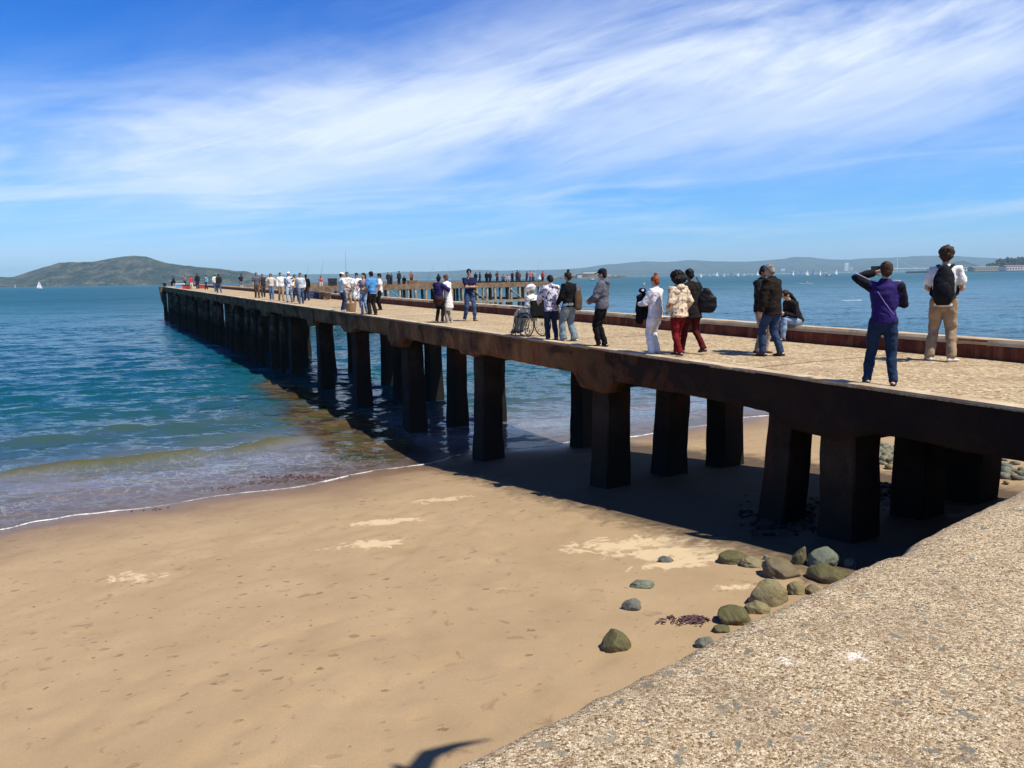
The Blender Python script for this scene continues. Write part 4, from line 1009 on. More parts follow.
def wake(px0, px1, y, th, label, seed):
    D = EYE*F/(y-water_y((px0+px1)/2)); a = at_y(px0, y, D); c = at_y(px1, y, D); r = random.Random(seed)
    bm = bmesh.new()
    for i in range(60):
        t = r.random(); x = a.x+(c.x-a.x)*t; yy = D+r.gauss(0, 1)*th*(1-t*.5); s_ = (c.x-a.x)*.03*r.uniform(.3, 1)
        bmesh.ops.create_icosphere(bm, subdivisions=1, radius=1, matrix=Matrix.Translation((x, yy, 0.02)) @ Matrix.Diagonal((s_, s_*.35, .09, 1)))
    tag(bm_obj('wake', bm, M_FOAM, None, True), label, 'foam', kind='stuff')
wake(799, 812, 283.6, 5, 'white wake behind the speedboat', 1)
wake(843, 862, 300.4, 0.35, 'short white streak of foam left of the man in the purple jacket', 2)
# yellow buoy
D = EYE*F/(284.5-water_y(644)); p = at_y(644, 284, D)
bu = empty('buoy', (p.x, D, 0)); tag(bu, 'small yellow buoy on the water above the woman in white', 'buoy')
M_YEL = plain('yellow_paint', (0.6, 0.55, 0.03), 0.5, bs=0)
bm = bmesh.new(); tube(bm, [(0, 0, -.3), (0, 0, .25), (0, 0, .6)], [.55, .6, .3], seg=12); bm_obj('float', bm, M_YEL, bu, True)
bm = bmesh.new(); tube(bm, [(0, 0, .6), (0, 0, 1.6)], [.12, .12], seg=8); bm_obj('topmark', bm, M_YEL, bu, True)

# ------------------------------------------------------------------ unseen bird shape added overhead to cast a wing shadow
gp = on_sand(418, 774); k = 9.0
gl = gp+tosun*k
M_GW_ = plain('shadow_gull_white', (0.7, 0.7, 0.68), 0.8, bs=0)
bm = bmesh.new()
tube(bm, [(-.22, 0, -.01), (-.12, 0, 0), (0, 0, 0), (.12, 0, .01), (.2, 0, .03), (.27, 0, .03)], [(.03, .012), .045, .065, .055, .04, .012], seg=10)
for sg in (1, -1):
    tube(bm, [(.03, sg*.04, .02), (.08, sg*.25, .09), (.0, sg*.48, .07), (-.14, sg*.72, .02)], [(.13, .014), (.11, .012), (.065, .01), (.012, .006)], side=(1, 0, 0), seg=8)
me = remesh(bm, 0.008, 1, 'shadow_gull'); go = link('shadow_gull', me, M_GW_); go.location = gl; go.rotation_euler = (0.25, 0.1, rad(147))
tag(go, 'unseen bird shape added above the beach to cast a wing shadow', 'shadow_gull')
# ------------------------------------------------------------------ sea air
bm = bmesh.new(); box(bm, -19800, 19800, -19900, 19900, -5, 440)
hz = bm_obj('haze', bm)
hm = bpy.data.materials.new('haze'); hm.use_nodes = True; hnt = hm.node_tree; hnt.nodes.clear()
ho = hnt.nodes.new('ShaderNodeOutputMaterial'); hv = nd(hnt, 'ShaderNodeVolumePrincipled', {'Color': (0.52, 0.82, 1.0, 1), 'Density': 7e-5, 'Anisotropy': 0.0})
hnt.links.new(hv.outputs[0], ho.inputs['Volume']); hz.data.materials.append(hm)
tag(hz, kind='stuff')
# ------------------------------------------------------------------ people
def V3(*a): return Vector(a)
def ik(a, c, l1, l2, pole):
    d = c-a; L = d.length
    if L > (l1+l2)*0.999: c = a+d.normalized()*(l1+l2)*0.999; d = c-a; L = d.length
    u = d.normalized(); x = (l1*l1-l2*l2+L*L)/(2*L); h = math.sqrt(max(l1*l1-x*x, 0))
    p = Vector(pole); p = p-u*p.dot(u)
    p = p.normalized() if p.length > 1e-4 else Vector((0, 1, 0))
    return a+u*x+p*h, c
SKIN = {'light': plain('light_skin', (0.50, 0.29, 0.20), 0.55, var=0.06, bs=0.05), 'tan': plain('tan_skin', (0.36, 0.19, 0.115), 0.55, var=0.06, bs=0.05), 'brown': plain('brown_skin', (0.18, 0.09, 0.055), 0.55, var=0.06, bs=0.05)}
def hairmat(c):
    return plain('hair', c, 0.6, var=0.5, scale=22, bs=0.6)
HAIR = {'black': (0.006, 0.005, 0.004), 'brown': (0.045, 0.024, 0.013), 'red': (0.22, 0.055, 0.020), 'grey': (0.20, 0.18, 0.16), 'auburn': (0.12, 0.05, 0.025), 'dark': (0.02, 0.013, 0.010)}
M_EYE = plain('eye_dark', (0.02, 0.015, 0.012), 0.3, var=0, bs=0); M_LIP = plain('lips', (0.33, 0.11, 0.09), 0.5, var=0, bs=0)

class Pose:
    def __init__(s, **k):
        s.pz = 0.93; s.px = 0.0; s.py = 0.0; s.lean = 0.0; s.side = 0.0; s.hy = 0.0; s.hp = 0.0; s.twist = 0.0
        s.hl = None; s.hr = None; s.fl = (-0.11, 0.0, 0.08); s.fr = (0.11, 0.0, 0.08); s.wid = 1.0; s.shw = 1.0
        s.fly = 0.0; s.fry = 0.0; s.elp = (-0.5, -1, -0.5); s.erp = (0.5, -1, -0.5); s.kp = (0, 1, 0); s.belly = 0.0
        for a, b_ in k.items(): setattr(s, a, b_)
        R = Matrix.Rotation(s.twist, 3, 'Z') @ Matrix.Rotation(-s.lean, 3, 'X') @ Matrix.Rotation(s.side, 3, 'Y')
        O = V3(s.px, s.py, s.pz)
        s.T = lambda p: O+R @ (Vector(p)-V3(0, 0, 0.93))
        s.sideV = R @ V3(1, 0, 0)
        w_ = s.shw
        s.sh = {-1: s.T((-0.175*w_, 0, 1.405)), 1: s.T((0.175*w_, 0, 1.405))}
        s.hip = {-1: O+Matrix.Rotation(s.twist*.4, 3, 'Z') @ V3(-0.088, 0, -0.03), 1: O+Matrix.Rotation(s.twist*.4, 3, 'Z') @ V3(0.088, 0, -0.03)}
        hl = V3(*s.hl) if s.hl else s.T((-0.25*w_, 0.04, 0.87)); hr = V3(*s.hr) if s.hr else s.T((0.25*w_, 0.04, 0.87))
        s.el, s.wr = {}, {}
        s.el[-1], s.wr[-1] = ik(s.sh[-1], hl, 0.285, 0.25, s.elp); s.el[1], s.wr[1] = ik(s.sh[1], hr, 0.285, 0.25, s.erp)
        s.kn, s.an = {}, {}
        s.kn[-1], s.an[-1] = ik(s.hip[-1], V3(*s.fl), 0.43, 0.42, s.kp); s.kn[1], s.an[1] = ik(s.hip[1], V3(*s.fr), 0.43, 0.42, s.kp)
        s.neck = s.T((0, 0, 1.45)); s.HR = R @ Matrix.Rotation(s.hy, 3, 'Z') @ Matrix.Rotation(-s.hp, 3, 'X')
        s.hb = s.T((0, 0.01, 1.53)); s.H = lambda p: s.hb+s.HR @ (Vector(p)-V3(0, 0.01, 1.53))
    def foot(s, k):
        y = s.fly if k < 0 else s.fry
        return Matrix.Rotation(y, 3, 'Z') @ V3(0, 1, 0)

def body_bm(P, e=0.0):
    bm = bmesh.new(); T = P.T; sx = P.sideV; w_ = P.shw; wd = P.wid
    tube(bm, [T((0, 0, z)) for z in (.88, .96, 1.08, 1.2, 1.32, 1.40, 1.45)], [(.145*wd, .098), (.15*wd, .105), (.130*wd, .095), (.142*wd*w_, .10), (.160*w_, .105), (.155*w_, .09), (.085, .065)], side=sx)
    tube(bm, [T((0, 0, 1.42)), T((0, 0.004, 1.48)), P.H((0, 0.008, 1.56))], [.062, .054, .052])
    for k in (-1, 1):
        tube(bm, [T((k*.06, 0, 1.395)), P.sh[k], P.sh[k].lerp(P.el[k], .5), P.el[k], P.el[k].lerp(P.wr[k], .35), P.wr[k]], [.055, .052, .043, .037, .038, .026])
        tube(bm, [P.hip[k]+V3(0, 0, .05), P.hip[k].lerp(P.kn[k], .25), P.hip[k].lerp(P.kn[k], .7), P.kn[k], P.kn[k].lerp(P.an[k], .3), P.an[k].lerp(P.kn[k], .12), P.an[k]], [.085*wd, .083*wd, .062, .052, .054, .036, .038])
        f = P.foot(k); tube(bm, [P.an[k]-f*.05-V3(0, 0, .04), P.an[k]+f*.05-V3(0, 0, .045), P.an[k]+f*.13-V3(0, 0, .055)], [(.034, .032), (.042, .030), (.036, .018)], side=V3(1, 0, 0))
    ell(bm, P.H((0, 0.0, 1.645)), (.074, .094, .100), P.HR); ell(bm, P.H((0, .028, 1.585)), (.055, .062, .068), P.HR)
    tube(bm, [P.H((0, .090, 1.645)), P.H((0, .112, 1.610))], [.010, .016]); 
    for k in (-1, 1): ell(bm, P.H((k*.076, -.002, 1.62)), (.010, .018, .030), P.HR)
    return bm
def hand_bm(bm, P, k, curl=0.6):
    w0 = P.wr[k]; d = (w0-P.el[k]).normalized(); L = 0.95
    up = P.sideV*k; n = up-d*up.dot(d); n = n.normalized() if n.length > .2 else V3(0, 0, 1)   # back of hand faces outward
    s = d.cross(n).normalized()
    if s.y < 0: s = -s                                                       # thumb side forward
    palm = w0+d*.085
    tube(bm, [w0-d*.02, w0+d*.035, palm], [(.026, .020), (.036, .016), (.038, .014)], side=s, seg=10)
    for i, (off, ln) in enumerate(((.028, .068), (.010, .078), (-.009, .072), (-.027, .056))):
        b0 = palm+s*off-d*.01; c = b0; dd = d.copy(); pts = [c]
        for q in range(3):
            dd = (dd-n*curl*(.35+.25*q)).normalized(); c = c+dd*ln*(.45, .32, .25)[q]; pts.append(c)
        tube(bm, pts, [.0095, .0088, .0080, .0068], seg=7)
    t0 = w0+d*.025+s*.026; tube(bm, [t0, t0+(d*.6+s*.7-n*.3).normalized()*.035, t0+(d*.9+s*.45-n*.5).normalized()*.066], [.012, .0105, .008], seg=7)
def wrinkle(me, amp, seed, fz=9.0, fxy=5.0):
    n = len(me.vertices)
    co = np.empty(n*3, np.float32); me.vertices.foreach_get('co', co); no = np.empty(n*3, np.float32); me.vertices.foreach_get('normal', no)
    co = co.reshape(-1, 3); no = no.reshape(-1, 3); sd = seed*3.17
    d = [mn.noise(Vector((p[0]*fxy+sd, p[1]*fxy, p[2]*fz)))+0.5*mn.noise(Vector((p[0]*fxy*2.7, p[1]*fxy*2.7+sd, p[2]*fz*2.1))) for p in co.tolist()]
    co += no*np.array(d, np.float32)[:, None]*amp
    me.vertices.foreach_set('co', co.ravel()); me.update()
def top_bm(P, hem=.90, sleeve='long', e=.016, hood=False, hemw=1.0, collar=0.0):
    bm = bmesh.new(); T = P.T; sx = P.sideV; w_ = P.shw; wd = P.wid; b_ = P.belly
    zs = [z for z in (.70, .78, .86, .95) if z > hem+.03]
    pts = [T((0, 0, hem))]+[T((0, 0, z)) for z in zs]+[T((0, b_*.4, 1.08)), T((0, b_*.3, 1.2)), T((0, 0, 1.32)), T((0, 0, 1.405)), T((0, 0, 1.44+collar*.5))]
    rr = [((.158*wd)*hemw+e, .112*hemw+e)]+[((.152*wd)*(1+(hemw-1)*.6)+e, .108+e) for z in zs]+[(.140*wd+e, .102+e+b_), (.150*wd*w_+e, .105+e+b_), (.166*w_+e, .110+e), (.160*w_+e, .094+e), (.085+e, .07+e)]
    tube(bm, pts, rr, side=sx, seg=16, cape=0.08)
    for k in (-1, 1):
        A, E, W = P.sh[k], P.el[k], P.wr[k]
        if sleeve == 'long': pts = [T((k*.06, 0, 1.395)), A, A.lerp(E, .5), E, E.lerp(W, .5), E.lerp(W, .95)]; rr = [.058+e, .057+e, .047+e, .042+e*1.1, .036+e, .030+e*.8]
        elif sleeve == 'short': pts = [T((k*.06, 0, 1.395)), A, A.lerp(E, .4), A.lerp(E, .68)]; rr = [.058+e, .057+e, .052+e*1.3, .050+e*1.4]
        else: pts = [T((k*.06, 0, 1.395)), A]; rr = [.055+e, .052+e]
        tube(bm, pts, rr)
    if hood: ell(bm, T((0, -.10, 1.45)), (.105, .065, .07)); ell(bm, T((0, -.05, 1.475)), (.095, .07, .04))
    if collar: tube(bm, [T((0, 0, 1.43)), T((0, .005, 1.47+collar))], [.078, .070])
    return bm
def bottom_bm(P, length='long', e=.014, flare=0.0, top=1.0):
    bm = bmesh.new(); T = P.T; wd = P.wid
    tube(bm, [P.hip[-1].lerp(P.hip[1], .5)-V3(0, 0, .05), T((0, -.005, .93)), T((0, 0, top))], [(.135*wd, .095+e), (.158*wd+e, .112+e), (.145*wd+e, .102+e)], side=P.sideV)
    for k in (-1, 1):
        H, K, A = P.hip[k], P.kn[k], P.an[k]; A2 = A.lerp(K, .03)
        if length == 'long': pts = [H+V3(0, 0, .04), H.lerp(K, .3), H.lerp(K, .7), K, K.lerp(A2, .4), K.lerp(A2, .8), A2-V3(0, 0, .02)]; rr = [.088*wd+e*.6, .088*wd+e, .068*wd+e, .058+e, .056+e+flare*.3, .045+e*1.2+flare*.7, .044+e*1.3+flare]
        else: pts = [H+V3(0, 0, .04), H.lerp(K, .3), H.lerp(K, .6), H.lerp(K, .92)]; rr = [.088*wd+e*.6, .090*wd+e*1.4, .080*wd+e*1.8, .075*wd+e*2]
        tube(bm, pts, rr)
    return bm
def shoe_bm(P, k, heel=0.0):
    bm = bmesh.new(); f = P.foot(k); a = P.an[k]; z = V3(0, 0, 1)
    # toe may point down when the heel is lifted
    lift = max(0, a.z-.10); dn = V3(0, 0, -lift*.6)
    tube(bm, [a-f*.065-z*.052, a-f*.02-z*.045, a+f*.06-z*.050+dn*.5, a+f*.125-z*.058+dn, a+f*.165-z*.064+dn*1.1], [(.033, .026), (.040, .034), (.046, .030), (.042, .022), (.026, .014)], side=f.cross(z), seg=12)
    tube(bm, [a-z*.035, a+z*.02], [.044, .040]); return bm
def hair_bm(P, style):
    bm = bmesh.new(); H = P.H
    if style == 'afro':
        ell(bm, H((0, -.035, 1.69)), (.150, .145, .125), P.HR, 3); ell(bm, H((0, -.075, 1.60)), (.165, .115, .095), P.HR, 3)
    else:
        ell(bm, H((0, -.014, 1.668)), (.086, .098, .094), P.HR, 3); ell(bm, H((0, -.045, 1.61)), (.074, .062, .075), P.HR, 2)
        ell(bm, H((0, .035, 1.722)), (.062, .050, .030), P.HR, 2)
        if style == 'bun': ell(bm, H((0, -.05, 1.785)), (.042, .042, .038), P.HR, 2)
        if style == 'curly': ell(bm, H((0, -.01, 1.685)), (.106, .112, .098), P.HR, 3); ell(bm, H((0, -.05, 1.63)), (.098, .08, .075), P.HR, 3)
        if style == 'long': tube(bm, [H((0, -.05, 1.66)), H((0, -.085, 1.56)), P.T((0, -.11, 1.42)), P.T((0, -.12, 1.28))], [(.085, .05), (.090, .05), (.085, .04), (.055, .025)], side=P.sideV)
        if style == 'bob': tube(bm, [H((0, -.03, 1.68)), H((0, -.045, 1.58)), H((0, -.05, 1.50))], [(.095, .075), (.098, .07), (.085, .05)], side=P.sideV)
    return bm
def cap_bm(P, brim=True):
    bm = bmesh.new(); H = P.H
    ell(bm, H((0, -.008, 1.70)), (.091, .104, .070), P.HR, 3)
    if brim: tube(bm, [H((0, .06, 1.690)), H((0, .165, 1.672))], [(.075, .010), (.050, .008)], side=P.HR @ V3(1, 0, 0))
    else: tube(bm, [H((0, 0, 1.675)), H((0, 0, 1.688))], [(.15, .165), (.15, .165)], side=P.HR @ V3(1, 0, 0), seg=20)
    return bm
NP = 0
def person(P, loc, h, yaw, label, skin='light', hair='brown', style='short', top=None, topm=None, bot=None, botm=None, shoem=None, cap=None, capm=None, skirt=None, vox=.012, group=None, name='person', face=True, extra=None, shoes=True, topname='shirt', botname='trousers'):
    global NP; NP += 1
    yaw = yaw-math.degrees(math.atan2(loc[0], loc[1]))
    me = remesh(body_bm(P), vox, 2, 'person')
    b2 = bmesh.new(); b2.from_mesh(me)
    for k in (-1, 1): hand_bm(b2, P, k)
    b2.to_mesh(me); b2.free(); me.polygons.foreach_set('use_smooth', [True]*len(me.polygons))
    root = link(name, me, SKIN[skin]); s = h/1.75
    root.location = loc; root.rotation_euler = (0, 0, rad(yaw)); root.scale = (s, s, s)
    tag(root, label, 'person', group)
    def part(nm, bm, m, wr=0.0, sm=1, vx=vox):
        q = remesh(bm, vx, sm, nm)
        if wr: wrinkle(q, wr, NP, *((34, 30) if nm == 'hair' else (9.0, 5.0)))
        return link(nm, q, m, root)
    if top is not None: part(topname, top_bm(P, **top), topm, .017)
    if bot is not None: part(botname, bottom_bm(P, **bot), botm, .015)
    if skirt:
        bm = bmesh.new(); z0, z1, w1 = skirt[:3]
        tube(bm, [P.T((0, 0, z0)), P.T((0, 0, (z0+z1)/2)), V3(P.px, P.py, z1)], [(.155*P.wid, .12), (.155*P.wid+w1*.5, .13+w1*.5), (.16*P.wid+w1, .13+w1)], side=P.sideV, seg=18); part('skirt', bm, skirt[3], .012)
    if shoes:
        for k in (-1, 1): part('shoe', shoe_bm(P, k), shoem, 0, 1, min(vox, .011))
    if style != 'none': part('hair', hair_bm(P, style), hairmat(HAIR[hair]), .024 if style in ('curly', 'afro') else .010)
    if cap: part('cap', cap_bm(P, cap == 'brim'), capm, 0)
    if face:
        for k in (-1, 1):
            bm = bmesh.new(); ell(bm, P.H((k*.031, .083, 1.648)), (.013, .008, .007), P.HR, 1); bm_obj('eye', bm, M_EYE, root, True)
        bm = bmesh.new(); ell(bm, P.H((0, .088, 1.572)), (.022, .008, .007), P.HR, 1); bm_obj('mouth', bm, M_LIP, root, True)
    return root
def rel(p, right, away):
    a = math.atan2(p.x, p.y); q = Vector(p)+Vector((math.cos(a), -math.sin(a), 0))*right+Vector((math.sin(a), math.cos(a), 0))*away
    q.z = deck_z(q.dot(PD)); return q
def yw_(p, yaw): return rad(yaw)-math.atan2(p.x, p.y)
def stand(px, py, ytop, off=None, hmin=1.5, hmax=1.92, extra_top=0.0):
    p = on_deck(px, py) if off is None else at_off(px, off)
    h = height_for(p, ytop); hh = max(hmin, min(hmax, h))
    if 0: print('P', px, 'D %.1f' % p.y, 'h %.2f->%.2f' % (h, hh), 'off %.2f s %.1f' % (p.dot(PN), p.dot(PD)), 'foot y %.1f' % project(p)[1])
    return p, hh
def lift(p, dz):
    q = Vector(p); q.z += dz; return q
W_ = lambda v: fabric((v, v, v))
JEAN = (0.030, 0.048, 0.10); LJEAN = (0.22, 0.30, 0.42); BLK = (0.007, 0.007, 0.008); NAVY = (0.012, 0.016, 0.05); WHT = (0.72, 0.71, 0.70); KHAKI = (0.30, 0.21, 0.13)
DS = plain('dark_shoe', (0.012, 0.011, 0.011), 0.5, bs=0); WS = plain('white_shoe', (0.6, 0.58, 0.55), 0.6, bs=0); BS = plain('brown_shoe', (0.16, 0.075, 0.04), 0.6, bs=0)

# --- man in the purple and black track jacket photographing the bay
p, h = stand(880, 385, 262)
P = Pose(shw=1.03, hy=rad(8), hl=(-.14, .20, 1.60), elp=(-1.4, -.3, -.35), hr=(.14, .30, 1.22), erp=(.6, -1, -.4), fl=(-.17, .05, .08), fr=(.16, -.10, .08), fly=rad(12), fry=rad(-10), py=-.02)
M_PUR = fabric((0.024, 0.013, 0.10), 0.75)
r_ = person(P, p, h, 4, 'man in a purple and black track jacket raising one hand to his face', 'light', 'brown', 'short', dict(hem=.90, collar=.02, e=.024), M_PUR, dict(e=.016), fabric((0.014, 0.030, 0.065)), DS, topname='jacket')
# black sleeves with white piping, as on the jacket
for k in (-1, 1):
    bm = bmesh.new(); A, E, W = P.sh[k], P.el[k], P.wr[k]
    tube(bm, [A.lerp(E, -.05), A.lerp(E, .5), E, E.lerp(W, .5), E.lerp(W, .96)], [.082, .075, .069, .063, .056]); q = remesh(bm, .012, 1, 'sleeve'); wrinkle(q, .008, 3); link('sleeve', q, fabric((0.012, 0.011, 0.016)), r_)
    bm = bmesh.new(); off_v = V3(0, -.02, .078); tube(bm, [P.T((k*.09, -.03, 1.492)), A+V3(0, -.01, .084), A.lerp(E, .5)+V3(0, -.02, .074), E+V3(0, -.03, .064), E.lerp(W, .5)+V3(k*.055, -.03, .02)], [.006]*5, seg=6); bm_obj('piping', bm, W_(.55), r_, True)
bm = bmesh.new(); tube(bm, [P.T((-.10, -.134, 1.34)), P.T((0, -.138, 1.18)), P.T((.12, -.120, 1.02))], [.005]*3, seg=6); bm_obj('piping', bm, fabric((.25, .2, .42)), r_, True)
ph = empty('phone', p+Matrix.Rotation(yw_(p, 4), 3, 'Z') @ (V3(-.10, .26, 1.66)*h/1.75), yw_(p, 4)); tag(ph, 'black phone held up to the face of the man in the purple jacket', 'phone')
bm = bmesh.new(); box(bm, -.075, .075, 0, .009, -.036, .036); bmesh.ops.bevel(bm, geom=bm.edges[:], offset=.003, segments=2); bm_obj('case', bm, plain('phone_case', (.01, .01, .01), .4, bs=0), ph)
bm = bmesh.new(); box(bm, -.070, .070, -.0012, -.0002, -.032, .032); bm_obj('screen', bm, plain('dark_glass', (.02, .025, .03), .1, bs=0), ph)

# --- man with the black backpack
p, h = stand(940, 361, 247)
P = Pose(shw=1.03, hl=(-.17, .24, 1.08), hr=(.17, .24, 1.08), elp=(-.5, -1, -.6), erp=(.5, -1, -.6), fl=(-.15, 0, .08), fr=(.15, -.05, .08), fly=rad(25), fry=rad(-35), hp=rad(-8))
r_ = person(P, p, h, -3, 'man in a white t-shirt and khaki trousers wearing a black backpack', 'light', 'brown', 'curly', dict(hem=.86, sleeve='short', e=.017), fabric((.74, .73, .70)), dict(e=.022), fabric(KHAKI), WS)
bp = empty('backpack', p, yw_(p, -3)); bp.scale = (h/1.75,)*3; tag(bp, 'black backpack with two shoulder straps worn by the man in khaki trousers', 'backpack')
M_BP = fabric((0.008, 0.009, 0.012), 0.8)
bm = bmesh.new(); tube(bm, [(0, -.235, .95), (0, -.245, 1.05), (0, -.24, 1.2), (0, -.225, 1.34), (0, -.205, 1.43)], [(.135, .085), (.150, .10), (.145, .10), (.13, .08), (.08, .05)], side=(1, 0, 0), seg=16); q = remesh(bm, .012, 2, 'bag'); wrinkle(q, .010, 5); link('bag', q, M_BP, bp)
bm = bmesh.new(); tube(bm, [(0, -.325, 1.0), (0, -.335, 1.08), (0, -.325, 1.17)], [(.10, .03), (.115, .04), (.10, .025)], side=(1, 0, 0), seg=14); bm_obj('pocket', bm, M_BP, bp, True)
for k in (-1, 1):
    bm = bmesh.new(); tube(bm, [(k*.075, -.20, 1.44), (k*.095, -.07, 1.485), (k*.115, .06, 1.45), (k*.13, .135, 1.33), (k*.165, .10, 1.15), (k*.175, -.04, 1.04), (k*.13, -.19, 1.0)], [(.028, .009)]*7, side=(1, 0, 0), seg=8); bm_obj('strap', bm, M_BP, bp, True)
bm = bmesh.new(); tube(bm, [(-.03, -.2, 1.46), (0, -.21, 1.50), (.03, -.2, 1.46)], [.007]*3, seg=6); bm_obj('handle', bm, M_BP, bp, True)

# --- tall man in a dark brown jacket, and the person facing him
p, h = stand(771, 356, 264)
P = Pose(shw=1.12, hr=(.20, .25, 1.0), hl=(-.26, .10, .86), fl=(-.13, .10, .08), fr=(.12, -.14, .08), fly=rad(5), hp=rad(20), lean=rad(4), belly=.015)
person(P, p, h, 62, 'tall man in a bulky dark brown jacket and blue jeans beside the seated person', 'light', 'grey', 'short', dict(hem=.80, e=.042, hemw=1.12, collar=.03), fabric((0.013, 0.009, 0.007), .8), dict(e=.020), fabric(JEAN), DS, topname='jacket')
q_ = rel(p, -.20, .48)
P = Pose(shw=.95, hl=(-.10, .32, 1.15), hr=(.16, .30, 1.0), hp=rad(25), fl=(-.10, .05, .08), fr=(.10, -.02, .08))
person(P, q_, 1.66, -118, 'person in a dark coat and beige trousers mostly hidden behind the tall man', 'tan', 'dark', 'short', dict(hem=.84, e=.035, collar=.02), fabric((0.014, 0.013, 0.016), .7), dict(e=.014), fabric((.36, .29, .22)), BS, topname='coat')
# --- seated on the kerb
p = at_off(797, 13.63); p.z = deck_z(p.dot(PD))+.352
sz = 0.40
P = Pose(pz=.09, py=.0, lean=rad(26), fl=(-.12, .46, -.27), fr=(.10, .54, -.27), hl=(-.08, .40, .28), hr=(.12, .40, .26), hp=rad(22), hy=rad(10), kp=(0, .4, 1), shw=.92)
person(P, p, 1.66, 118+math.degrees(math.atan2(p.x, p.y))-14, 'person in a dark jacket and light jeans sitting bent forward on the right kerb', 'light', 'dark', 'long', dict(hem=.92, e=.030), fabric((0.014, 0.012, 0.014), .8), dict(e=.014), fabric(LJEAN), DS, topname='jacket')

# --- woman in red trousers with dark frizzy hair
p, h = stand(679, 356, 273)
P = Pose(wid=1.08, shw=.95, lean=rad(5), hp=rad(14), hl=(-.19, .16, .96), hr=(.22, .14, .98), fl=(-.09, -.16, .10), fr=(.09, .22, .08), py=.02)
person(P, p, h, 38, 'woman with a cloud of dark frizzy hair in a cream patterned jacket and red trousers', 'tan', 'black', 'afro', dict(hem=.84, e=.036, hood=True, hemw=1.05), pattern((.62, .50, .36, 1), (.48, .36, .24, 1), 16, .49, .55, (.20, .12, .08, 1)), dict(e=.014), fabric((0.14, 0.008, 0.010)), DS, topname='jacket')
q_ = rel(p, .24, .38)
P = Pose(wid=1.0, shw=.95, lean=rad(8), hp=rad(10), fl=(-.09, .22, .08), fr=(.09, -.26, .14))
person(P, q_, 1.62, 40, 'walker in a dark coat half hidden behind the woman with frizzy hair', 'brown', 'black', 'short', dict(hem=.74, e=.034, hemw=1.1), fabric((0.013, 0.010, 0.010)), dict(e=.014), fabric((0.07, 0.008, 0.008)), DS, topname='coat')
sb = empty('shoulder_bag', rel(q_, .26, -.02)+V3(0, 0, 1.0), rad(-10)); tag(sb, 'black slouchy bag hanging at the side of the walker behind the frizzy haired woman', 'bag')
bm = bmesh.new(); tube(bm, [(0, 0, -.10), (0, 0, .05), (-.02, 0, .22)], [(.20, .06), (.17, .055), (.07, .03)], side=(1, 0, 0), seg=14); q = remesh(bm, .014, 2, 'bag'); wrinkle(q, .014, 9); link('bag', q, fabric((.010, .010, .011), .5), sb)
bm = bmesh.new(); tube(bm, [(-.05, 0, .20), (-.14, -.02, .34), (-.20, 0, .46)], [.012]*3, seg=6); bm_obj('strap', bm, DS, sb, True)

# --- woman in white with a red bun
p, h = stand(655, 354, 273, extra_top=.05)
P = Pose(wid=1.1, shw=.93, hl=(-.12, .34, 1.12), hr=(.10, .36, 1.14), elp=(-.8, -.5, -.8), erp=(.8, -.5, -.8), hp=rad(12), fl=(-.12, 0, .08), fr=(.12, .04, .08), fly=rad(8))
person(P, p, h*.965, 55, 'woman in a white top and white trousers with red hair tied in a bun', 'light', 'red', 'bun', dict(hem=.82, e=.030, hemw=1.1), fabric((.66, .64, .68)), dict(e=.020, flare=.02), fabric((.74, .73, .74)), WS)
jk = empty('folded_jacket', rel(p, -.23, .12)+V3(0, 0, .98), -.2); jk.scale = (.85, .85, .85); tag(jk, 'black jacket draped over the arm of the woman in white', 'jacket')
bm = bmesh.new(); tube(bm, [(.12, 0, .12), (0, 0, .16), (-.10, 0, .10)], [.07, .08, .07]); tube(bm, [(-.04, 0, .14), (-.07, .01, -.14), (-.09, 0, -.44)], [(.10, .05), (.11, .05), (.09, .035)], side=(1, 0, 0)); tube(bm, [(.07, 0, .12), (.06, .01, -.12), (.06, 0, -.34)], [(.09, .05), (.09, .045), (.07, .03)], side=(1, 0, 0))
q = remesh(bm, .014, 2, 'cloth'); wrinkle(q, .02, 12); link('cloth', q, fabric(BLK, .8), jk)
hb = empty('sun_hat', rel(p, -.25, .16)+V3(0, 0, 1.19), -.2); hb.scale = (.62, .62, .62); tag(hb, 'black hat with a pale patch held above the draped black jacket', 'hat')
bm = bmesh.new(); ell(bm, (0, 0, .03), (.12, .11, .09), None, 3); q = remesh(bm, .012, 1, 'crown'); wrinkle(q, .012, 4); link('crown', q, fabric(BLK, .8), hb)
bm = bmesh.new(); ell(bm, (.01, -.095, .035), (.05, .02, .04), None, 2); bm_obj('lining', bm, W_(.65), hb, True)

# --- man in navy cap and grey hoodie
p, h = stand(602, 347, 269)
P = Pose(shw=1.02, hl=(-.13, .26, 1.05), hr=(.14, .26, 1.03), elp=(-1, -.6, -.8), erp=(1, -.6, -.8), hp=rad(10), fl=(-.06, .06, .08), fr=(.08, -.04, .08), lean=rad(-2))
person(P, p, h, 72, 'person in a grey hooded sweatshirt, navy cap and black trousers standing alone', 'light', 'dark', 'short', dict(hem=.88, e=.040, hood=True, hemw=1.0), fabric((0.105, 0.105, 0.13)), dict(e=.016), fabric(BLK), DS, 'brim', fabric((0.010, 0.012, 0.03)), topname='hoodie')

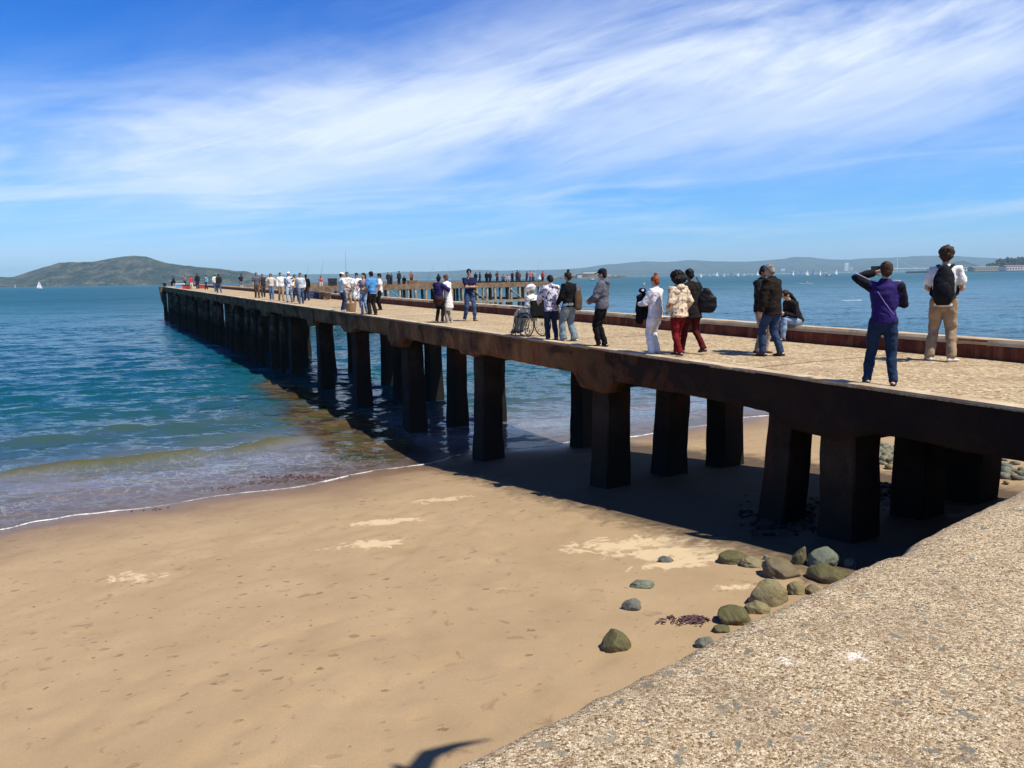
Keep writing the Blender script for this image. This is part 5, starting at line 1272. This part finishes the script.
# --- group with the wheelchair
p, h = stand(569, 341, 270)
P = Pose(shw=1.02, hl=(-.20, .22, .95), hr=(.22, .20, 1.0), hp=rad(14), fl=(-.11, .10, .08), fr=(.12, -.10, .08), wid=1.05)
person(P, p, h*.97, 48, 'person in a black top and pale jeans with hair in a topknot beside the wheelchair', 'tan', 'dark', 'bun', dict(hem=.88, e=.030), fabric(BLK), dict(e=.030, flare=.02), fabric((.17, .22, .25)), WS, topname='sweater')
tb = empty('tote_bag', rel(p, .22, -.04)+V3(0, 0, .98), rad(30)); tag(tb, 'tan bag hanging behind the person in the black top', 'bag')
bm = bmesh.new(); tube(bm, [(0, 0, -.22), (0, 0, 0), (0, 0, .14)], [(.10, .05), (.11, .055), (.08, .03)], side=(1, 0, 0)); q = remesh(bm, .014, 2, 'bag'); link('bag', q, fabric((.09, .055, .035)), tb)
bm = bmesh.new(); tube(bm, [(-.06, 0, .13), (-.05, 0, .34), (.05, 0, .34), (.06, 0, .13)], [.010]*4, seg=6); bm_obj('handle', bm, BS, tb, True)
p, h = stand(552, 340, 275)
P = Pose(shw=1.0, hl=(-.24, .36, 1.02), hr=(.16, .40, 1.02), elp=(-.8, -.7, -.6), erp=(.8, -.7, -.6), hp=rad(18), fl=(-.11, .02, .08), fr=(.10, -.08, .08), wid=1.08, lean=rad(6))
person(P, p, h, 22, 'woman in a black and white patterned jacket pushing the wheelchair', 'light', 'black', 'short', dict(hem=.80, e=.040, hood=True, hemw=1.1), pattern((.62, .58, .68, 1), (.50, .47, .58, 1), 13, .50, .53, (.04, .035, .05, 1)), dict(e=.018), fabric((.018, .024, .06)), DS, topname='jacket')
# wheelchair, faces left-away
wp = on_deck(532, 336.5); wyaw = rad(42)
wc = empty('wheelchair', wp, wyaw); tag(wc, 'black wheelchair with spoked wheels near the left edge of the pier', 'wheelchair')
M_FR = plain('black_frame', (.015, .015, .017), .45, bs=0); M_STEEL = plain('steel_rim', (.35, .35, .36), .3, metal=1, bs=0)
def ring(bm, c, r_, t, n=28, ax=(1, 0, 0)):
    pts = [Vector(c)+Vector((0, math.cos(2*PI*i/n)*r_, math.sin(2*PI*i/n)*r_)) for i in range(n)]
    for i in range(n):
        a, b_ = pts[i], pts[(i+1) % n]; tube(bm, [a, b_], [t, t], seg=6, cap=False)
for k in (-1, 1):
    bm = bmesh.new(); ring(bm, (k*.29, -.08, .30), .29, .016); wh = bm_obj('wheel', bm, M_FR, wc, True)
    bm = bmesh.new(); ring(bm, (k*.315, -.08, .30), .25, .008); bm_obj('push_rim', bm, M_STEEL, wh, True)
    bm = bmesh.new()
    for i in range(14):
        a = 2*PI*i/14; tube(bm, [(k*.27, -.08, .30), (k*.29, -.08+math.cos(a)*.28, .30+math.sin(a)*.28)], [.004, .004], seg=4, cap=False)
    bm_obj('spokes', bm, M_STEEL, wh, True)
    bm = bmesh.new(); ring(bm, (k*.24, .42, .09), .08, .014, 14); bm_obj('caster', bm, M_FR, wc, True)
    bm = bmesh.new(); tube(bm, [(k*.24, .42, .10), (k*.24, .36, .28), (k*.24, .34, .50), (k*.24, -.20, .50), (k*.24, -.22, .92), (k*.24, -.34, .95)], [.013]*6, seg=6)
    tube(bm, [(k*.25, .22, .50), (k*.25, .22, .70), (k*.25, -.2, .70)], [.011]*3, seg=6); tube(bm, [(k*.24, .36, .46), (k*.2, .50, .12), (k*.12, .58, .10)], [.012]*3, seg=6)
    bm_obj('frame', bm, M_FR, wc, True)
bm = bmesh.new(); box(bm, -.22, .22, -.2, .32, .47, .52); bmesh.ops.bevel(bm, geom=bm.edges[:], offset=.012, segments=2); bm_obj('seat', bm, fabric(BLK), wc)
bm = bmesh.new(); box(bm, -.22, .22, -.25, -.21, .52, .90); bmesh.ops.bevel(bm, geom=bm.edges[:], offset=.012, segments=2); bm_obj('backrest', bm, fabric(BLK), wc)
bm = bmesh.new(); box(bm, -.18, .18, .50, .64, .085, .10); bm_obj('footrest', bm, M_FR, wc)
P = Pose(pz=.60, py=-.06, lean=rad(4), fl=(-.10, .55, .17), fr=(.10, .55, .17), hl=(-.12, .25, .70), hr=(.12, .25, .70), kp=(0, .4, 1), hp=rad(18), shw=.9)
sp_root = person(P, wp, 1.56, math.degrees(wyaw)+math.degrees(math.atan2(wp.x, wp.y)), 'person in a white hat wrapped in pale cloth sitting in the wheelchair', 'light', 'grey', 'short', dict(hem=.90, e=.030), fabric((.62, .62, .60)), dict(e=.02), fabric((.30, .32, .30)), DS, 'round', fabric((.78, .77, .74)), topname='jacket')
bl = empty('blanket', wp+Vector((0, 0, 0)), wyaw); tag(bl, 'pale blanket over the lap of the person in the wheelchair', 'blanket')
bm = bmesh.new(); tube(bm, [(0, .02, .62), (0, .25, .66), (0, .40, .58), (0, .46, .40)], [(.20, .07), (.22, .08), (.22, .07), (.20, .04)], side=(1, 0, 0), seg=16); q = remesh(bm, .016, 2, 'cloth'); wrinkle(q, .02, 31); link('cloth', q, fabric((.62, .64, .56)), bl)

# --- man in a navy t-shirt with folded arms
p, h = stand(470, 321, 269)
P = Pose(shw=1.1, hl=(.10, .22, 1.16), hr=(-.10, .24, 1.14), elp=(-1, -.1, -.8), erp=(1, -.1, -.8), fl=(-.13, .12, .08), fr=(.16, -.08, .08), fly=rad(15), fry=rad(-30), hy=rad(-14))
r_ = person(P, p, h, 200, 'man in a navy t-shirt and jeans with folded arms and sunglasses facing the beach', 'tan', 'black', 'short', dict(hem=.88, sleeve='short', e=.015), fabric(NAVY), dict(e=.016), fabric((.045, .075, .15)), BS)
bm = bmesh.new()
for k in (-1, 1): ell(bm, P.H((k*.034, .094, 1.650)), (.028, .010, .020), P.HR, 2); tube(bm, [P.H((k*.06, .085, 1.652)), P.H((k*.082, .0, 1.65))], [.004, .004], seg=5)
bm_obj('sunglasses', bm, M_EYE, r_, True)

# --- embracing couple
p, h = stand(439, 323, 277)
P = Pose(shw=1.02, wid=1.1, hl=(.02, .34, 1.28), hr=(.26, .30, 1.2), elp=(-1, -.3, -.4), erp=(1, -.3, -.4), fl=(-.10, .0, .08), fr=(.12, .05, .08), side=rad(3), hy=rad(25))
person(P, p, h, -35, 'person in a dark blue jacket and black leggings hugging the one in white', 'tan', 'black', 'bun', dict(hem=.90, e=.036, hood=False), fabric((0.022, 0.018, 0.085)), dict(e=.012), fabric(BLK), DS, topname='jacket')
tj = empty('tied_jacket', p, yw_(p, -35)); tj.scale = (h/1.75,)*3; tag(tj, 'brown jacket tied round the waist of the person in dark blue', 'jacket')
bm = bmesh.new(); tube(bm, [(0, 0, .98), (0, -.01, .88), (0, -.03, .74)], [(.205, .155), (.225, .165), (.17, .13)], side=(1, 0, 0), seg=16); q = remesh(bm, .014, 1, 'cloth'); wrinkle(q, .02, 22); link('cloth', q, fabric((.045, .022, .018)), tj)
q_ = rel(p, .32, .16); h2 = height_for(q_, 274.5)
P = Pose(shw=.96, hl=(-.20, .36, 1.26), hr=(.12, .38, 1.24), elp=(-1, -.3, -.5), erp=(1, -.3, -.5), fl=(-.10, .0, .08), fr=(.09, -.05, .08), lean=rad(5), hy=rad(-20), hp=rad(12))
person(P, q_, min(h2, 1.85), 62, 'person in a white shirt and skirt embracing the one in dark blue', 'light', 'auburn', 'short', dict(hem=.88, e=.030, sleeve='short'), fabric(WHT), dict(e=.012, length='long'), fabric((.30, .24, .20)), WS, skirt=(.96, .56, .05, fabric((.66, .62, .58))))

# --- six friends gathered at mid-pier
G6 = 'friends gathered halfway along the pier'
def simple(px, py, yt, yaw, label, pose, top, topm, bot, botm, group=None, hair='dark', style='short', skin='tan', shoem=DS, vox=.016, face=False, cap=None, capm=None, off=None, name='person', skirt=None, **kw):
    p, h = stand(px, py, yt, off); return p, h, person(pose, p, h, yaw, label, skin, hair, style, top, topm, bot, botm, shoem, cap, capm, skirt, vox, group, name, face, **kw)
st_a = lambda **k: Pose(**dict(dict(hl=(-.18, .28, 1.08), hr=(.16, .28, 1.05), elp=(-1, -.5, -.8), erp=(1, -.5, -.8)), **k))
simple(343, 311, 272.5, -70, 'person in a white cap and blue jeans leftmost of the six friends', st_a(hp=rad(10)), dict(sleeve='short', e=.03, hem=.86), fabric(WHT), dict(e=.018), fabric(JEAN), G6, cap='brim', capm=W_(.75), shoem=WS)
simple(348.5, 308, 272, 190, 'brown haired person in a white top standing behind the white cap', st_a(), dict(e=.028), fabric((.60, .56, .52)), dict(e=.016), fabric((.30, .24, .20)), G6, 'brown', face=True)
simple(358, 309, 273, 175, 'friend in a white t-shirt and white shorts facing the beach', st_a(hp=rad(12)), dict(sleeve='short', e=.03, hem=.84), fabric((.75, .74, .73)), dict(e=.02, length='short'), fabric((.68, .67, .66)), G6, 'black', face=True, shoem=WS)
_, _, r_ = simple(365, 314, 273, 150, 'long haired woman with sunglasses, mauve top and light jeans in the ring of friends', st_a(wid=1.05, shw=.92, hy=rad(-12)), dict(e=.026, hem=.88), pattern((.34, .24, .24, 1), (.18, .12, .13, 1), 10), dict(e=.016), fabric(LJEAN), G6, 'dark', 'bob', 'light', face=True)
simple(373, 315, 271.5, 40, 'man in a bright blue t-shirt over white sleeves and black trousers', Pose(shw=1.08, hl=(-.22, .22, .98), hp=rad(15), fl=(-.12, .03, .08), fr=(.12, -.05, .08)), dict(sleeve='short', e=.034, hem=.86), fabric((.07, .24, .50)), dict(e=.03), fabric((.018, .014, .014)), G6, 'black', skin='light')
simple(380.5, 310, 273.5, 100, 'man in a white t-shirt and black trousers at the right of the six friends', st_a(shw=1.08), dict(sleeve='short', e=.032, hem=.86), fabric((.70, .66, .60)), dict(e=.022), fabric(BLK), G6, 'black')
bp_ = on_deck(351, 312)
bk = empty('basket', bp_); tag(bk, 'tan wicker basket standing on the deck among the six friends', 'basket')
bm = bmesh.new(); n = 20; rings = []
for (r0, z) in ((.18, 0), (.19, .02), (.23, .20), (.25, .36), (.26, .38), (.235, .37), (.21, .20), (.17, .03)):
    rings.append([bm.verts.new((math.cos(2*PI*i/n)*r0, math.sin(2*PI*i/n)*r0*.8, z)) for i in range(n)])
for a, b_ in zip(rings, rings[1:]):
    for k in range(n): bm.faces.new((a[k], a[(k+1) % n], b_[(k+1) % n], b_[k]))
bm.faces.new(rings[0][::-1]); bm.faces.new(rings[-1]); bm_obj('basket_body', bm, plain('wicker', (.30, .19, .10), .9, var=.4, scale=30, bs=.8), bk, True)
bm = bmesh.new(); tube(bm, [(-.24, 0, .36), (-.17, 0, .56), (0, 0, .64), (.17, 0, .56), (.24, 0, .36)], [.012]*5, seg=6); bm_obj('handle', bm, plain('wicker', (.30, .19, .10), .9, var=.4, scale=30, bs=.8), bk, True)

# --- strollers farther out
GS = 'visitors strolling on the outer half of the pier'
wk = lambda f=1, **k: Pose(**dict(dict(fl=(-.09, .20*f, .08), fr=(.09, -.22*f, .10), hl=(-.23, -.06*f, .90), hr=(.23, .14*f, .90)), **k))
O1 = 9.75
simple(257.5, 297, 272.5, 185, 'man in a grey t-shirt and brown trousers leading the strollers at the left', wk(shw=1.1), dict(sleeve='short', e=.03), fabric((.10, .10, .12)), dict(e=.02), fabric((.10, .065, .04)), GS, off=9.9, vox=.02)
simple(263.5, 295, 274, 180, 'stroller in dark clothes half hidden behind the man in grey', wk(-1), dict(e=.03), fabric((.03, .03, .035)), dict(e=.02), fabric((.05, .045, .045)), GS, off=10.6, vox=.02)
simple(272, 297, 273.5, 178, 'stroller in a cream top and blue jeans walking with arms held out', st_a(fl=(-.09, .18, .08), fr=(.09, -.15, .08), hl=(-.30, .10, 1.0), hr=(.30, .10, 1.0)), dict(sleeve='short', e=.03), fabric((.62, .52, .42)), dict(e=.02), fabric((.10, .16, .28)), GS, off=10.1, vox=.02, style='bob')
simple(281.5, 297, 272.5, 190, 'stroller in a white hoodie and khaki trousers in the middle of the walking group', wk(), dict(e=.036, hood=True), fabric((.66, .65, .62)), dict(e=.02), fabric((.32, .22, .13)), GS, off=10.0, vox=.02)
simple(290, 299, 272, 170, 'stroller with a white cap, white and navy top and pale jeans', wk(-1), dict(e=.03), pattern((.66, .66, .68, 1), (.05, .05, .10, 1), 5, .5, .56), dict(e=.02), fabric((.28, .34, .42)), GS, off=9.8, vox=.02, cap='brim', capm=W_(.75))
simple(296, 297, 274.5, 200, 'stroller in a mustard yellow top between two pale ones', wk(), dict(e=.03), fabric((.48, .27, .08)), dict(e=.02), fabric((.03, .04, .07)), GS, off=10.4, vox=.02)
simple(301.5, 299, 273, 180, 'stroller in a pale grey shirt and jeans at the right of the walking group', wk(-1, shw=1.08), dict(e=.03), fabric((.48, .50, .52)), dict(e=.02), fabric((.08, .11, .17)), GS, off=9.9, vox=.02)
simple(307, 294, 274.5, 10, 'stroller in black at the far right of the walking group, turned away', wk(), dict(e=.03), fabric(BLK), dict(e=.02), fabric((.03, .03, .04)), GS, off=11.3, vox=.02)
simple(219.5, 292.5, 273.8, 20, 'person in a black jacket and jeans near the left edge of the outer pier', wk(shw=1.08), dict(e=.036), fabric((.02, .018, .016)), dict(e=.02), fabric((.05, .08, .14)), GS, off=10.0, vox=.025)
simple(215.8, 291, 274, 15, 'companion in a white shirt and green cap beside the black jacket', wk(-1), dict(e=.03), fabric((.62, .66, .60)), dict(e=.02), fabric((.05, .08, .14)), GS, off=10.5, vox=.025, cap='brim', capm=fabric((.10, .28, .10)))

# --- tiny anglers and visitors at the end and along the wharf: one master per pose, copied
def archetype(P, sit=False):
    me = remesh(body_bm(P), .028, 1, 'person'); r0 = link('person', me, SKIN['tan'])
    link('shirt', remesh(top_bm(P, e=.034), .028, 1, 'shirt'), W_(.5), r0); link('trousers', remesh(bottom_bm(P, e=.03), .028, 1, 'trousers'), W_(.1), r0)
    link('hair', remesh(hair_bm(P, 'short'), .028, 1, 'hair'), hairmat(HAIR['dark']), r0); return r0
ARCH = {'stand': archetype(Pose()), 'walk': archetype(wk()), 'fish': archetype(st_a(hl=(-.08, .42, 1.15), hr=(.12, .36, 1.0))), 
        'sit': archetype(Pose(pz=.48, lean=rad(14), fl=(-.12, .42, .08), fr=(.12, .42, .08), hl=(-.12, .35, .62), hr=(.12, .35, .62), kp=(0, .4, 1)))}
first = dict.fromkeys(ARCH, True)
def tiny(kind, P, h, yaw, label, tc, bc, hc='dark', group=None):
    o = ARCH[kind] if first[kind] else copy_tree(ARCH[kind]); first[kind] = False
    o.location = P; o.rotation_euler = (0, 0, yw_(P, yaw)); o.scale = (h/1.75,)*3
    tag(o, label, 'person', group)
    for ch in o.children:
        nm = ch.name.split('.')[0]; c = {'shirt': tc, 'trousers': bc, 'hair': HAIR[hc]}[nm]
        ch.material_slots[0].link = 'OBJECT'; ch.material_slots[0].material = fabric(c) if nm != 'hair' else hairmat(c)
GE = 'anglers and visitors at the far end of the pier'
def pe(px, off): return at_off(px, off)
E_ = [('sit', 175, 9.6, 1.75, 60, 'dark clothed angler sitting at the far left corner of the pier', (.012, .014, .03), (.02, .02, .02), .25),
      ('walk', 191.5, 10.3, 1.5, 200, 'small person in a bright red top near the far end of the pier', (.55, .03, .04), (.5, .45, .4), 0),
      ('stand', 198, 11.0, 1.85, 20, 'tall figure in black between the red top and the teal shirt', (.015, .015, .02), (.03, .035, .06), 0),
      ('walk', 206.5, 11.2, 1.65, 120, 'figure in a pale teal shirt and dark trousers at the outer pier', (.20, .42, .44), (.02, .025, .04), 0),
      ('stand', 185.5, 12.0, 1.7, 30, 'faint figure in grey farthest back by the coolers', (.14, .15, .17), (.05, .05, .06), 0)]
for k_, px, off, h, yw, lb, tc, bc, dz in E_:
    q = pe(px, off); q.z += dz; tiny(k_, q, h, yw, lb, tc, bc, group=GE)
def wharf_at(px, ds):
    a = ray(px, 283); lo = a.dot(PD); t = (WS0+ds)/lo; q = Vector((a.x*t, a.y*t, WZ)); return q
GW = 'people along the timber wharf'
WP = [('fish', 241.5, 3, 1.75, 20, 'figure in black and white standing left of the strollers on the wharf', (.02, .02, .025), (.3, .3, .3)),
 ('sit', 321, 2, 1.9, 180, 'seated figure in a red and white shirt behind the pier kerb', (.55, .12, .10), (.5, .5, .5)),
 ('stand', 388.3, 4, 1.8, 200, 'dark clothed figure left of a pair on the wharf, just right of the six friends', (.02, .02, .03), (.02, .02, .03)),
 ('fish', 391.5, 5, 1.7, 150, 'second dark figure of the pair just right of the six friends', (.04, .04, .05), (.03, .03, .04)),
 ('stand', 399.3, 4, 1.95, 30, 'tallest dark green clothed figure on the left part of the wharf', (.02, .03, .03), (.02, .02, .03)),
 ('sit', 404.5, 1, 1.8, 170, 'crouched black figure right of the tallest one on the wharf', (.012, .012, .014), (.015, .015, .02)),
 ('fish', 411.5, 5, 1.9, 190, 'figure in a brick orange top on the wharf near the crate', (.22, .08, .035), (.08, .05, .03)),
 ('stand', 475.8, 6, 1.7, 10, 'black clothed figure right behind the shoulder of the man with folded arms', (.015, .015, .02), (.02, .02, .02)),
 ('walk', 480, 6, 1.75, 90, 'slim dark blue figure a step right of the man with folded arms', (.02, .03, .08), (.02, .02, .03)),
 ('stand', 486.8, 5, 1.75, 0, 'left one of two black figures side by side on the wharf', (.012, .012, .015), (.012, .012, .015)),
 ('stand', 490.2, 5, 1.72, 20, 'right one of two black figures side by side on the wharf', (.02, .015, .02), (.02, .02, .03)),
 ('fish', 497.5, 6, 1.8, 30, 'figure in a maroon top on the wharf right of the two black figures', (.16, .03, .03), (.03, .03, .05)),
 ('sit', 503.3, 2, 1.8, 180, 'seated figure in grey with dark hair at mid wharf', (.14, .14, .15), (.03, .03, .04)),
 ('sit', 507.8, 2, 1.75, 190, 'seated figure in pale pink at mid wharf', (.55, .34, .30), (.25, .2, .18)),
 ('fish', 512.5, 3, 1.7, 170, 'bending dark figure at the right part of the wharf', (.02, .02, .035), (.02, .02, .03)),
 ('stand', 517.3, 4, 1.9, 40, 'tall dark figure with a companion close behind at the right part of the wharf', (.035, .03, .03), (.03, .03, .04)),
 ('stand', 519.3, 7, 1.75, 180, 'brown clothed companion close behind the tall dark figure', (.13, .08, .05), (.05, .04, .04)),
 ('stand', 527.0, 4, 1.7, 60, 'dark slim figure left of the one in red and white', (.03, .03, .05), (.03, .03, .04)),
 ('walk', 530.5, 4, 1.8, 200, 'figure in a red and white top near the right end of the wharf', (.50, .14, .12), (.08, .10, .16)),
 ('stand', 533.5, 6, 1.75, 150, 'figure in light grey near the right end of the wharf', (.40, .42, .45), (.04, .05, .08)),
 ('stand', 542.8, 4, 1.7, 20, 'figure in bright red standing alone near the right end of the wharf', (.50, .03, .03), (.03, .03, .05))]
for k_, px, ds, h, yw, lb, tc, bc in WP: tiny(k_, wharf_at(px, ds), h, yw, lb, tc, bc, group=GW)

# --- gear on the pier and wharf
def crate(px, pt, w_, d_, h_, m, name, label, cat, lidm=None, loc=None):
    o = empty(name, loc, rad(20)); tag(o, label, cat)
    bm = bmesh.new(); box(bm, -w_/2, w_/2, -d_/2, d_/2, 0, h_*.8); bmesh.ops.bevel(bm, geom=bm.edges[:], offset=.02, segments=2); bm_obj('body', bm, m, o)
    bm = bmesh.new(); box(bm, -w_*.52, w_*.52, -d_*.53, d_*.53, h_*.803, h_); bmesh.ops.bevel(bm, geom=bm.edges[:], offset=.02, segments=2); bm_obj('lid', bm, lidm or m, o)
    bm = bmesh.new(); tube(bm, [(-w_*.3, -d_*.54, h_*.6), (-w_*.3, -d_*.6, h_*.7), (w_*.3, -d_*.6, h_*.7), (w_*.3, -d_*.54, h_*.6)], [.015]*4, seg=6); bm_obj('handle', bm, M_FR, o)
PB = plain('blue_plastic', (.12, .32, .50), .5, bs=0); PR = plain('red_plastic', (.50, .05, .04), .5, bs=0); PW_ = plain('white_plastic', (.7, .7, .7), .5, bs=0); PK = plain('black_plastic', (.015, .015, .015), .5, bs=0)
crate(0, 0, 1.1, .6, .6, PB, 'cooler', 'pale blue cooler near the seated angler at the far corner', 'cooler', PW_, pe(180.5, 9.9))
crate(0, 0, 1.0, .6, .5, PR, 'cooler', 'red cooler with a dark lid left of the small red figure', 'cooler', PK, pe(187, 9.9))
crate(0, 0, 1.1, .5, .4, PR, 'cooler', 'low red box on the deck between the teal shirt and the black jacket', 'cooler', PR, pe(202.5, 11.8))
crate(0, 0, 1.0, .8, 1.1, PK, 'tackle_box', 'tall black box on the wharf left of the six friends', 'box', PK, wharf_at(332.5, 1))
crate(0, 0, 1.2, .8, .7, plain('orange_wood', (.24, .13, .06), .8), 'tackle_box', 'orange wooden crate on the wharf under the figure in brick orange', 'crate', None, wharf_at(412.5, 3))
crate(0, 0, .9, .5, .5, plain('navy_plastic', (.03, .05, .14), .5, bs=0), 'cooler', 'dark blue cooler at the foot of the kerb right of the strollers', 'cooler', None, at_off(312, 12.6))
M_PLANK = weathered('weathered_bench_wood', (0.40, 0.30, 0.20, 1), (0.16, 0.11, 0.07, 1), (0.30, 0.20, 0.12, 1), 3.0, tide=False)
def bench(px, off, L, label):
    c = at_off(px, off); o = empty('bench', c, math.atan2(PD.y, PD.x)); tag(o, label, 'bench', 'low plank benches on the pier')
    bm = bmesh.new(); box(bm, -L/2, L/2, -.2, .2, .40, .47); bm_obj('seat', bm, M_PLANK, o)
    for x in (-L*.42, 0, L*.42):
        bm = bmesh.new(); box(bm, x-.06, x+.06, -.16, .16, 0, .397); bm_obj('leg', bm, M_PLANK, o)
bench(322, 12.9, 3.6, 'low wooden bench by the right kerb behind the six friends')
bench(306, 12.9, 3.2, 'low wooden bench farther out behind the strollers')
def rod(P, L, az_, tilt, label):
    o = empty('fishing_rod', P, az_); tag(o, label, 'fishing rod', 'fishing rods propped along the pier and wharf')
    t = V3(math.sin(tilt)*L, 0, math.cos(tilt)*L); bm = bmesh.new(); tube(bm, [(0, 0, 0), t*.5+V3(.02, 0, 0), t], [.014, .009, .005], seg=5); bm_obj('blank', bm, M_FR, o)
    bm = bmesh.new(); tube(bm, [t*0.0, t*.12], [.03, .03], seg=6); bm_obj('grip', bm, plain('cork', (.30, .2, .1), .9, bs=0), o)
rods = [(at_off(346.5, 13.6), 3.0, .02, 'upright rod behind the white cap of the six friends'), (at_off(316, 13.6), 2.6, .25, 'leaning rod left of the tall black box'), (wharf_at(303, 1), 3.2, .3, 'leaning rod behind the strollers at the right'), (wharf_at(375, 1), 3.0, -.2, 'rod on the wharf behind the man in blue'), (wharf_at(424, 1), 3.0, .5, 'slanting rod right of the orange crate'), (wharf_at(455, 1), 2.8, -.35, 'rod on the wharf right of the hugging couple'), (wharf_at(536, 1), 3.2, .15, 'rod between the light grey and the bright red figure'), (pe(171, 9.4), 2.8, -.5, 'rod sticking out over the water at the far corner')]
for P_, L, tl, lb in rods: rod(P_, L, 0.1, tl, lb)
